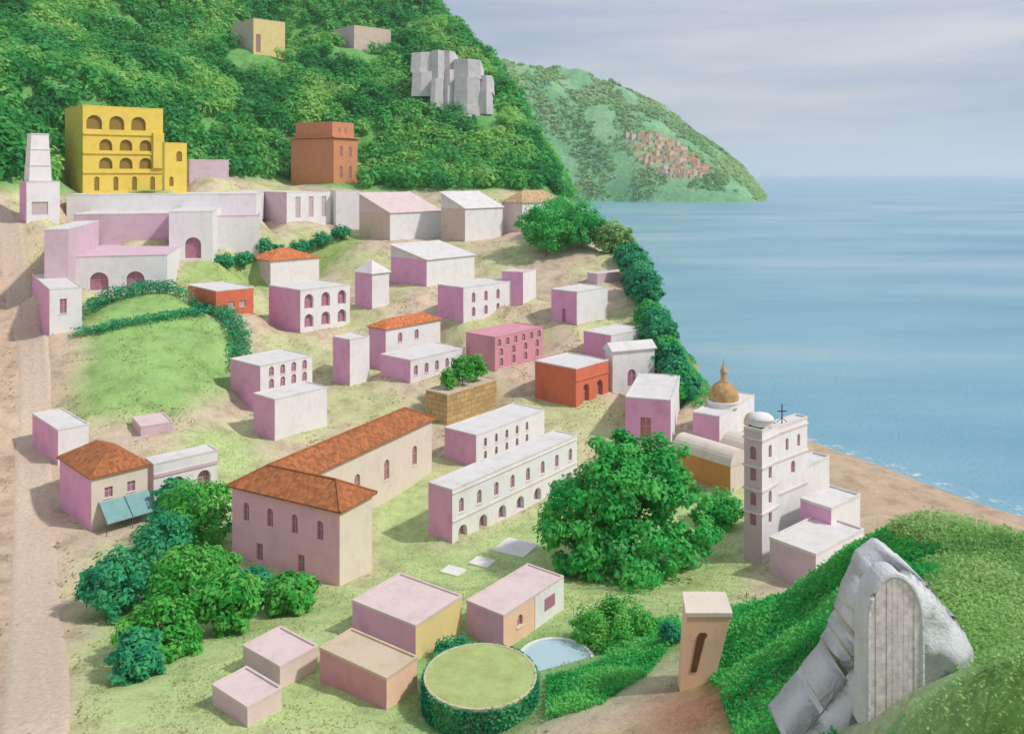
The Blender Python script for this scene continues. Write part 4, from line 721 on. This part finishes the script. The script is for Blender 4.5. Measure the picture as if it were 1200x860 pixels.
def rock(name, label, outline, d, thick, back, seed, cat='rock', group=None, res=.35, relief=.5, blocky=0):
    """craggy outcrop: a front face modelled from its outline with relief, closed into a solid that runs back into the slope"""
    pts = np.array([P(x, y, d)[[0, 2]] for x, y in outline]); mn, mxx = pts.min(0), pts.max(0); xs = np.arange(mn[0]-res, mxx[0]+2*res, res); zs = np.arange(mn[1]-res, mxx[1]+2*res, res); XX, ZZ = np.meshgrid(xs, zs)
    cx_, cz_ = pts.mean(0)
    ins = inpoly(XX, ZZ, pts); dist = np.full(XX.shape, 1e9)
    for a, b2 in zip(pts, np.roll(pts, -1, 0)):
        ab = b2-a; t = np.clip(((XX-a[0])*ab[0]+(ZZ-a[1])*ab[1])/(ab@ab+1e-9), 0, 1); dist = np.minimum(dist, np.hypot(XX-a[0]-t*ab[0], ZZ-a[1]-t*ab[1]))
    out_ = ~ins; bx, bz, bd = XX.copy(), ZZ.copy(), np.full(XX.shape, 1e9)
    for a, b2 in zip(pts, np.roll(pts, -1, 0)):
        ab = b2-a; t = np.clip(((XX-a[0])*ab[0]+(ZZ-a[1])*ab[1])/(ab@ab+1e-9), 0, 1); qx, qz = a[0]+t*ab[0], a[1]+t*ab[1]; dd = np.hypot(XX-qx, ZZ-qz); cl = dd < bd; bd = np.where(cl, dd, bd); bx = np.where(cl, qx, bx); bz = np.where(cl, qz, bz)
    wob = res*.4*snoise(XX, ZZ, 5*res, seed+3); XX = np.where(out_, bx+wob, XX); ZZ = np.where(out_, bz+wob*.8, ZZ)
    e = np.where(ins, np.minimum(dist, thick), 0)
    sc2 = back; YY = d-sc2*np.sqrt(np.clip(1-(1-e/thick)**2, 0, 1))*.5+relief*(snoise(XX, ZZ, 9*res, seed)+.5*np.abs(snoise(XX, ZZ, 4*res, seed+1)))*np.clip(e/(2*res), 0, 1)
    if blocky: YY = d-back*.12*np.clip(e/(3*res), 0, 1)-relief*2.2*((np.sin(np.floor((XX+5*np.sin(ZZ/31))/17.)*12.9898+np.floor((ZZ+3*np.sin(XX/23))/29.)*78.233)*43758.5453) % 1)*(e > 0)+relief*.5*snoise(XX, ZZ, 14, seed)*(e > 0)+.22*(mxx[1]-ZZ)*-1*(e > 0)
    ii = np.arange(XX.size).reshape(XX.shape); keep = ins[:-1, :-1] | ins[1:, :-1] | ins[:-1, 1:] | ins[1:, 1:]
    quads = np.stack([ii[:-1, :-1], ii[:-1, 1:], ii[1:, 1:], ii[1:, :-1]], -1)[keep]
    nV = XX.size; v1 = np.stack([XX, YY, ZZ], -1).reshape(-1, 3); v2 = v1.copy(); v2[:, 1] = d+back
    from collections import Counter
    cnt = Counter(); 
    for f_ in quads:
        for j in range(4): a, b2 = int(f_[j]), int(f_[(j+1) % 4]); cnt[(a, b2)] += 1
    side = [(a, b2, b2+nV, a+nV) for (a, b2) in cnt if (b2, a) not in cnt]
    allf = np.concatenate([quads, quads[:, ::-1]+nV, np.array(side)]); used = np.unique(allf); rm = -np.ones(2*nV, int); rm[used] = np.arange(len(used)); V = np.concatenate([v1, v2])[used]
    o = npmesh(name, V, rm[allf], mr, not blocky); return tag(o, label, cat, group)
rock('rock_outcrop', 'grey rock outcrop surrounding the arched plank gate at lower right', [(1060, 664), (1085, 684), (1110, 715), (1135, 748), (1141, 780), (1142, 830), (1030, 870), (925, 880), (942, 860), (988, 802), (1008, 757), (1024, 710), (1036, 682)], 47, 2.6, 4.0, 5)
m = MB(); ol = [(484, 62), (540, 62), (556, 84), (572, 90), (570, 115), (587, 135), (585, 160), (578, 178), (556, 160), (545, 140), (510, 130), (490, 105)]; rq = np.random.default_rng(12); x = 483
while x < 588:
    wpx = rq.choice([9, 14, 20, 28])*rq.uniform(.9, 1.15); xm = x+wpx/2; ys_ = [yy for yy in np.arange(58, 184, 1.) if inpoly(np.array([xm]), np.array([yy]), ol)[0]]
    if ys_:
        y0, y1 = min(ys_)-rq.uniform(0, 4), max(ys_)-rq.uniform(-2, 4); cuts = [y0]
        while cuts[-1] < y1-14: cuts.append(cuts[-1]+rq.uniform(16, 34))
        cuts[-1] = y1 if len(cuts) > 1 else cuts[-1]; cuts = cuts if len(cuts) > 1 else [y0, y1]; d0 = 478+rq.uniform(-1.6, 1.6)
        for ya, yb in zip(cuts, cuts[1:]):
            d = d0-(yb-62)*.16+rq.uniform(-1.6, 1.6); k = d/F; L_, R_ = (x-CX-rq.uniform(.5, 2))*k, (x+wpx-CX+rq.uniform(.5, 2))*k; za, zb = CAMZ-(yb-HY)*k, CAMZ-(ya-HY)*k; t1, t2, t3 = rq.uniform(-1.1, 1.1, 3); dp = 45
            bot = [(L_, d+t1, za-1), ((L_+R_)/2+t3, d-1.8+t2, za-1), (R_, d+t2, za-1), (R_+1, d+dp, za-1), (L_-1, d+dp, za-1)]
            top = [(L_+.6, d+t1+1.6, zb+t3*.4), ((L_+R_)/2+t3*.6, d-.2+t2, zb-.4*t2), (R_-.6, d+t2+1.4, zb-t3*.4), (R_, d+dp, zb), (L_, d+dp, zb)]; m.prism(bot, top)
    x += wpx
mc = plaster('cliff_stone', (.62, .58, .57), .2); mc.node_tree.nodes['Bump'].inputs['Distance'].default_value = .8
tag(m.build('rock_cliff', mc), 'pale grey blocky rock cliff high on the wooded hill beside the sky', 'cliff')
yg = 47-2.0-.75; gate = thing('arched_gate', P(1048, 836, yg), 'tall arched gate of weathered pale planks set in the grey rock', 'gate')
kx = yg/F; xc = (1048-CX)*kx; zb_ = CAMZ-(838-HY)*kx; ztp = CAMZ-(676-HY)*kx; wd = 58*kx; nP = 9
for i in range(nP):
    x0 = xc-wd/2+wd*i/nP; x1 = x0+wd/nP*.94; s = lambda x: ztp-(wd*.95)*(1-math.sqrt(max(0, 1-((x-xc)/(wd/2*1.02))**2)))
    dy = rng.uniform(0, .05); m = MB(); fr = [(x0, yg-.12+dy, zb_-1), (x1, yg-.12+dy, zb_-1), (x1, yg-.12+dy, s(x1)), ((x0+x1)/2, yg-.12+dy, s((x0+x1)/2)), (x0, yg-.12+dy, s(x0))]
    m.prism(fr, [(a, yg+.1, c) for a, _, c in fr]); m.build('plank', M['wood'], gate, gate)
m = MB(); ar = [(xc+(wd/2+.12)*math.cos(a), yg, (ztp-wd*.95)+(wd*.95+.1)*math.sin(a)) for a in np.linspace(0, math.pi, 18)]
m.tube([(xc+wd/2+.12, yg, zb_-1)]+ar+[(xc-wd/2-.12, yg, zb_-1)], [.17]*20, 8); m.build('stone_surround', mr, gate, gate)
m = MB(); bo = [(xc+wd/2+.2, yg+.1, zb_-1)]+ar+[(xc-wd/2-.2, yg+.1, zb_-1)]; bo = [(a, yg+.1, c) for a, _, c in bo]; m.prism(bo, [(a, yg+1.6, c) for a, _, c in bo]); m.build('backing', mr, gate, gate)
# pale slabs on the lawn
for (x, y, w, dd), l in zip(((531, 668, 3.0, 2.4), (565, 659, 3.2, 2.6), (604, 643, 5.4, 5.2)), ('smallest leftmost pale slab on the lawn', 'middle pale slab on the lawn', 'largest pale slab on the lawn, nearest the big tree')):
    q = G(x, y); z0 = Z(q[0], q[1]); a = .5; u = np.array([math.sin(a), math.cos(a), 0]); v = np.array([-math.cos(a), math.sin(a), 0]); m = MB(); o = np.array([q[0], q[1], z0-.3])-u*dd/2-v*w/2
    m.box(o, u*dd, v*w, UP*.62); tag(m.build('stone_slab', M['slab'], None), l, 'slab', 'pale stone slabs on the lawn')
# ------------------------------------------------------------------ woods, scrub and grass that nobody could count
def scatter(n, x0, x1, y0, y1, ok):
    X = rng.uniform(x0, x1, n); Y = rng.uniform(y0, y1, n); z = zg(X, Y); m = ok(X, Y, z); return X[m], Y[m], z[m]
fp = []
for h in HOUSES:
    Lu = vh['LONG'] if h['key'] == 'villa' else h['Lu']; fp.append((h, Lu))
def clear(X, Y, mar):
    ok = np.ones(X.shape, bool)
    for h, Lu in fp:
        dx, dy = X-h['p'][0], Y-h['p'][1]; a = dx*h['u'][0]+dy*h['u'][1]; b2 = dx*h['v'][0]+dy*h['v'][1]
        ok &= ~((a > -mar) & (a < Lu+mar) & (b2 > -mar) & (b2 < h['Lv']+mar))
    return ok
crag = [P(x, y, 480)[[0, 2]] for x, y in ((480, 58), (545, 58), (575, 86), (592, 135), (588, 165), (578, 182), (552, 165), (540, 145), (505, 135), (484, 108))]
def okhill(X, Y, z):
    px, py = proj(X, Y, z); m = (py < base_y(px)-1) & (px > -60) & (px < 700) & (z > 3) & (py > -40) & clear(X, Y, 5)
    cx_, cy_ = px, py; m &= ~(inpoly(px, py, [(482, 64), (542, 62), (574, 88), (588, 135), (584, 156), (574, 166), (550, 150), (536, 131), (506, 122), (486, 100)]) & (Y < 515))
    for hx0, hx1, hy0, hy1, dm in ((268, 338, 14, 84, 520), (386, 462, 22, 76, 545), (336, 424, 134, 222, 400), (70, 224, 112, 232, 310)): m &= ~((px > hx0) & (px < hx1) & (py > hy1-26) & (py < hy1) & (Y < dm))
    return m
X, Y, z = scatter(26000, -450, 90, 250, 900, okhill); nT = len(X); tone = snoise(X, Y, 70, 21)*.9+.5
cs, vv, szs = [], [], []
per = 56; hgt = rng.uniform(4.5, 9, nT); rad = hgt*rng.uniform(.42, .6, nT)
g = rng.normal(size=(nT, per, 3)); g /= np.linalg.norm(g, axis=2)[..., None]; g *= (rng.uniform(.35, 1, (nT, per))**.5)[..., None]
cw = np.stack([X, Y, z+hgt*.55], -1)[:, None]+g*np.stack([rad, rad, hgt*.5], -1)[:, None]
vt = np.clip(tone[:, None]*.6+rng.uniform(-.1, .35, (nT, 1))+rng.uniform(-.12, .12, (nT, per)), 0, 1)
tag(leafobj('woodland', cw.reshape(-1, 3), vt.ravel(), np.repeat(rad*.31, per), M['leaf'], out=(g/np.linalg.norm(g, axis=2)[..., None]).reshape(-1, 3)), kind='stuff')
# headland scrub
nn = 9000; X = rng.uniform(-250, 620, nn); Y = rng.uniform(1780, 2160, nn); z = headz(X, Y); pxh, pyh = proj(X, Y, z); kk = (z > 2) & ~inpoly(pxh, pyh, poly); kk &= snoise(X, Y, 130, 77) > -.22+rng.uniform(-.2, .2, len(X)); X, Y, z = X[kk], Y[kk], z[kk]; per = 9; rd = rng.uniform(3.5, 7, len(X))
g = rng.normal(size=(len(X), per, 3)); g[..., 2] = np.abs(g[..., 2]); g /= np.linalg.norm(g, axis=2)[..., None]
cw = np.stack([X, Y, z], -1)[:, None]+g*np.stack([rd, rd, rd*.8], -1)[:, None]; vt = np.clip(snoise(X, Y, 260, 31)[:, None]*.7+.6+rng.uniform(-.3, .3, (len(X), per)), 0, 1)
tag(leafobj('headland_scrub', cw.reshape(-1, 3), vt.ravel(), np.repeat(rd*.7, per), M['leafl'], out=g.reshape(-1, 3)), kind='stuff')
# scrub over the right foreground hill
def okr(X, Y, z):
    px, py = proj(X, Y, z); return inpoly(X, Y, R_HILLR) & ~(inpoly(px, py, [(915, 870), (940, 850), (1018, 712), (1060, 660), (1142, 750), (1142, 782), (1090, 815), (1040, 850)]) & (Y > 38) & (Y < 48)) & ~inpoly(X, Y, R_GATE) & (clear(X, Y, 2))
X, Y, z = scatter(330000, 8, 95, 22, 100, okr); tone = snoise(X, Y, 14, 41)
hh = rng.uniform(.2, .7, len(X))+.8*np.clip(tone, 0, 1); c = np.stack([X, Y, z+rng.uniform(0, 1, len(X))*hh], -1); side = X/Y+.06*tone > .47
vv_ = np.clip(.45+.45*tone+rng.uniform(-.25, .25, len(X)), 0, 1)
tag(leafobj('hillside_scrub', c[~side], vv_[~side], c[~side][:, 1]*.0026, M['leafo']), kind='stuff'); tag(leafobj('hillside_grass', c[side], vv_[side], c[side][:, 1]*.0026, M['leafl']), kind='stuff')
R_MASS = region([(640, 775), (700, 748), (795, 748), (800, 790), (760, 830), (700, 880), (640, 890)])
X, Y, z = scatter(60000, -6, 22, 60, 100, lambda X, Y, z: inpoly(X, Y, R_MASS) & (np.hypot(X-PC[0], Y-PC[1]) > 5.2) & clear(X, Y, .6)); tone = snoise(X, Y, 9, 45); c = np.stack([X, Y, z+rng.uniform(0, 1, len(X))*(.5+.5*np.clip(tone, 0, 1))], -1)
tag(leafobj('bank_scrub', c, np.clip(.55+.4*tone+rng.uniform(-.25, .25, len(X)), 0, 1), .19, M['leafo']), kind='stuff')
def okc(X, Y, z): return (X > np.interp(Y, [190, 202, 221, 246, 280, 308, 352, 420], [43, 38.5, 38, 37, 36, 29, 22, 20])) & (X < 75) & (z > .9) & ~inpoly(X, Y, R_BEACH) & clear(X, Y, 1.5) & (Y > 192)
X, Y, z = scatter(60000, 18, 75, 190, 420, okc); c = np.stack([X, Y, z+rng.uniform(0, 1, len(X))*.9], -1); tone = snoise(X, Y, 12, 47)
tag(leafobj('cliff_scrub', c, np.clip(.45+.4*tone+rng.uniform(-.25, .25, len(X)), 0, 1), .38, M['leafo']), kind='stuff')
def okw(X, Y, z):
    px, py = proj(X, Y, z); return ~inpoly(X, Y, R_MEADOW) & ~inpoly(X, Y, R_BEACH) & ~inpoly(X, Y, R_BROWN) & ~inpoly(X, Y, R_HILLR) & (px > -30) & (px < 900) & (py < 870) & (py > base_y(px)) & (z > 1.5) & clear(X, Y, .3) & ((snoise(X, Y, 16, 52) > .18) | (~clear(X, Y, 1.3) & (snoise(X, Y, 9, 53) > -.1))) & (np.min(np.hypot(X[:, None]-cl_[::3, 0], Y[:, None]-cl_[::3, 1]), axis=1) > 3.6)
X, Y, z = scatter(110000, -150, 50, 60, 420, okw); c = np.stack([X, Y, z+rng.uniform(0, .35, len(X))], -1)
tag(leafobj('dry_weeds', c, rng.uniform(0, 1, len(X)), .24, M['weed']), kind='stuff')
# meadow grass
SLAB = [G(x, y) for x, y in ((531, 668), (565, 659), (604, 643))]
def okslab(X, Y): return np.all([np.hypot(X-q[0], Y-q[1]) > r for q, r in zip(SLAB, (2, 2.2, 3.8))], axis=0)
def okm(X, Y, z): return (inpoly(X, Y, R_MEADOW) | inpoly(X, Y, R_BANK) | inpoly(X, Y, R_LGREEN)) & clear(X, Y, .4) & (snoise(X, Y, 14, 51) > -.45) & okslab(X, Y)
X, Y, z = scatter(130000, -75, 45, 60, 300, okm); n = len(X); c = np.stack([X, Y, z], -1); a = rng.uniform(0, 6.283, n); w_2 = rng.uniform(.06, .12, n); hh = rng.uniform(.08, .2, n); dv = np.stack([np.cos(a), np.sin(a), 0*a], -1)
ln = rng.normal(size=(n, 3))*.12; ln[:, 2] = 0
v = np.stack([c-dv*w_2[:, None]-UP*.05, c+dv*w_2[:, None]-UP*.05, c+ln+dv*w_2[:, None]*.3+UP*hh[:, None], c+ln-dv*w_2[:, None]*.3+UP*hh[:, None]], 1).reshape(-1, 3)
tag(npmesh('meadow_grass', v, np.arange(4*n).reshape(n, 4), M['grass'], attrs={'v': np.repeat(rng.uniform(0, 1, n), 4)}), kind='stuff')
for o in bpy.data.objects:
    if '_o' in o: del o['_o']
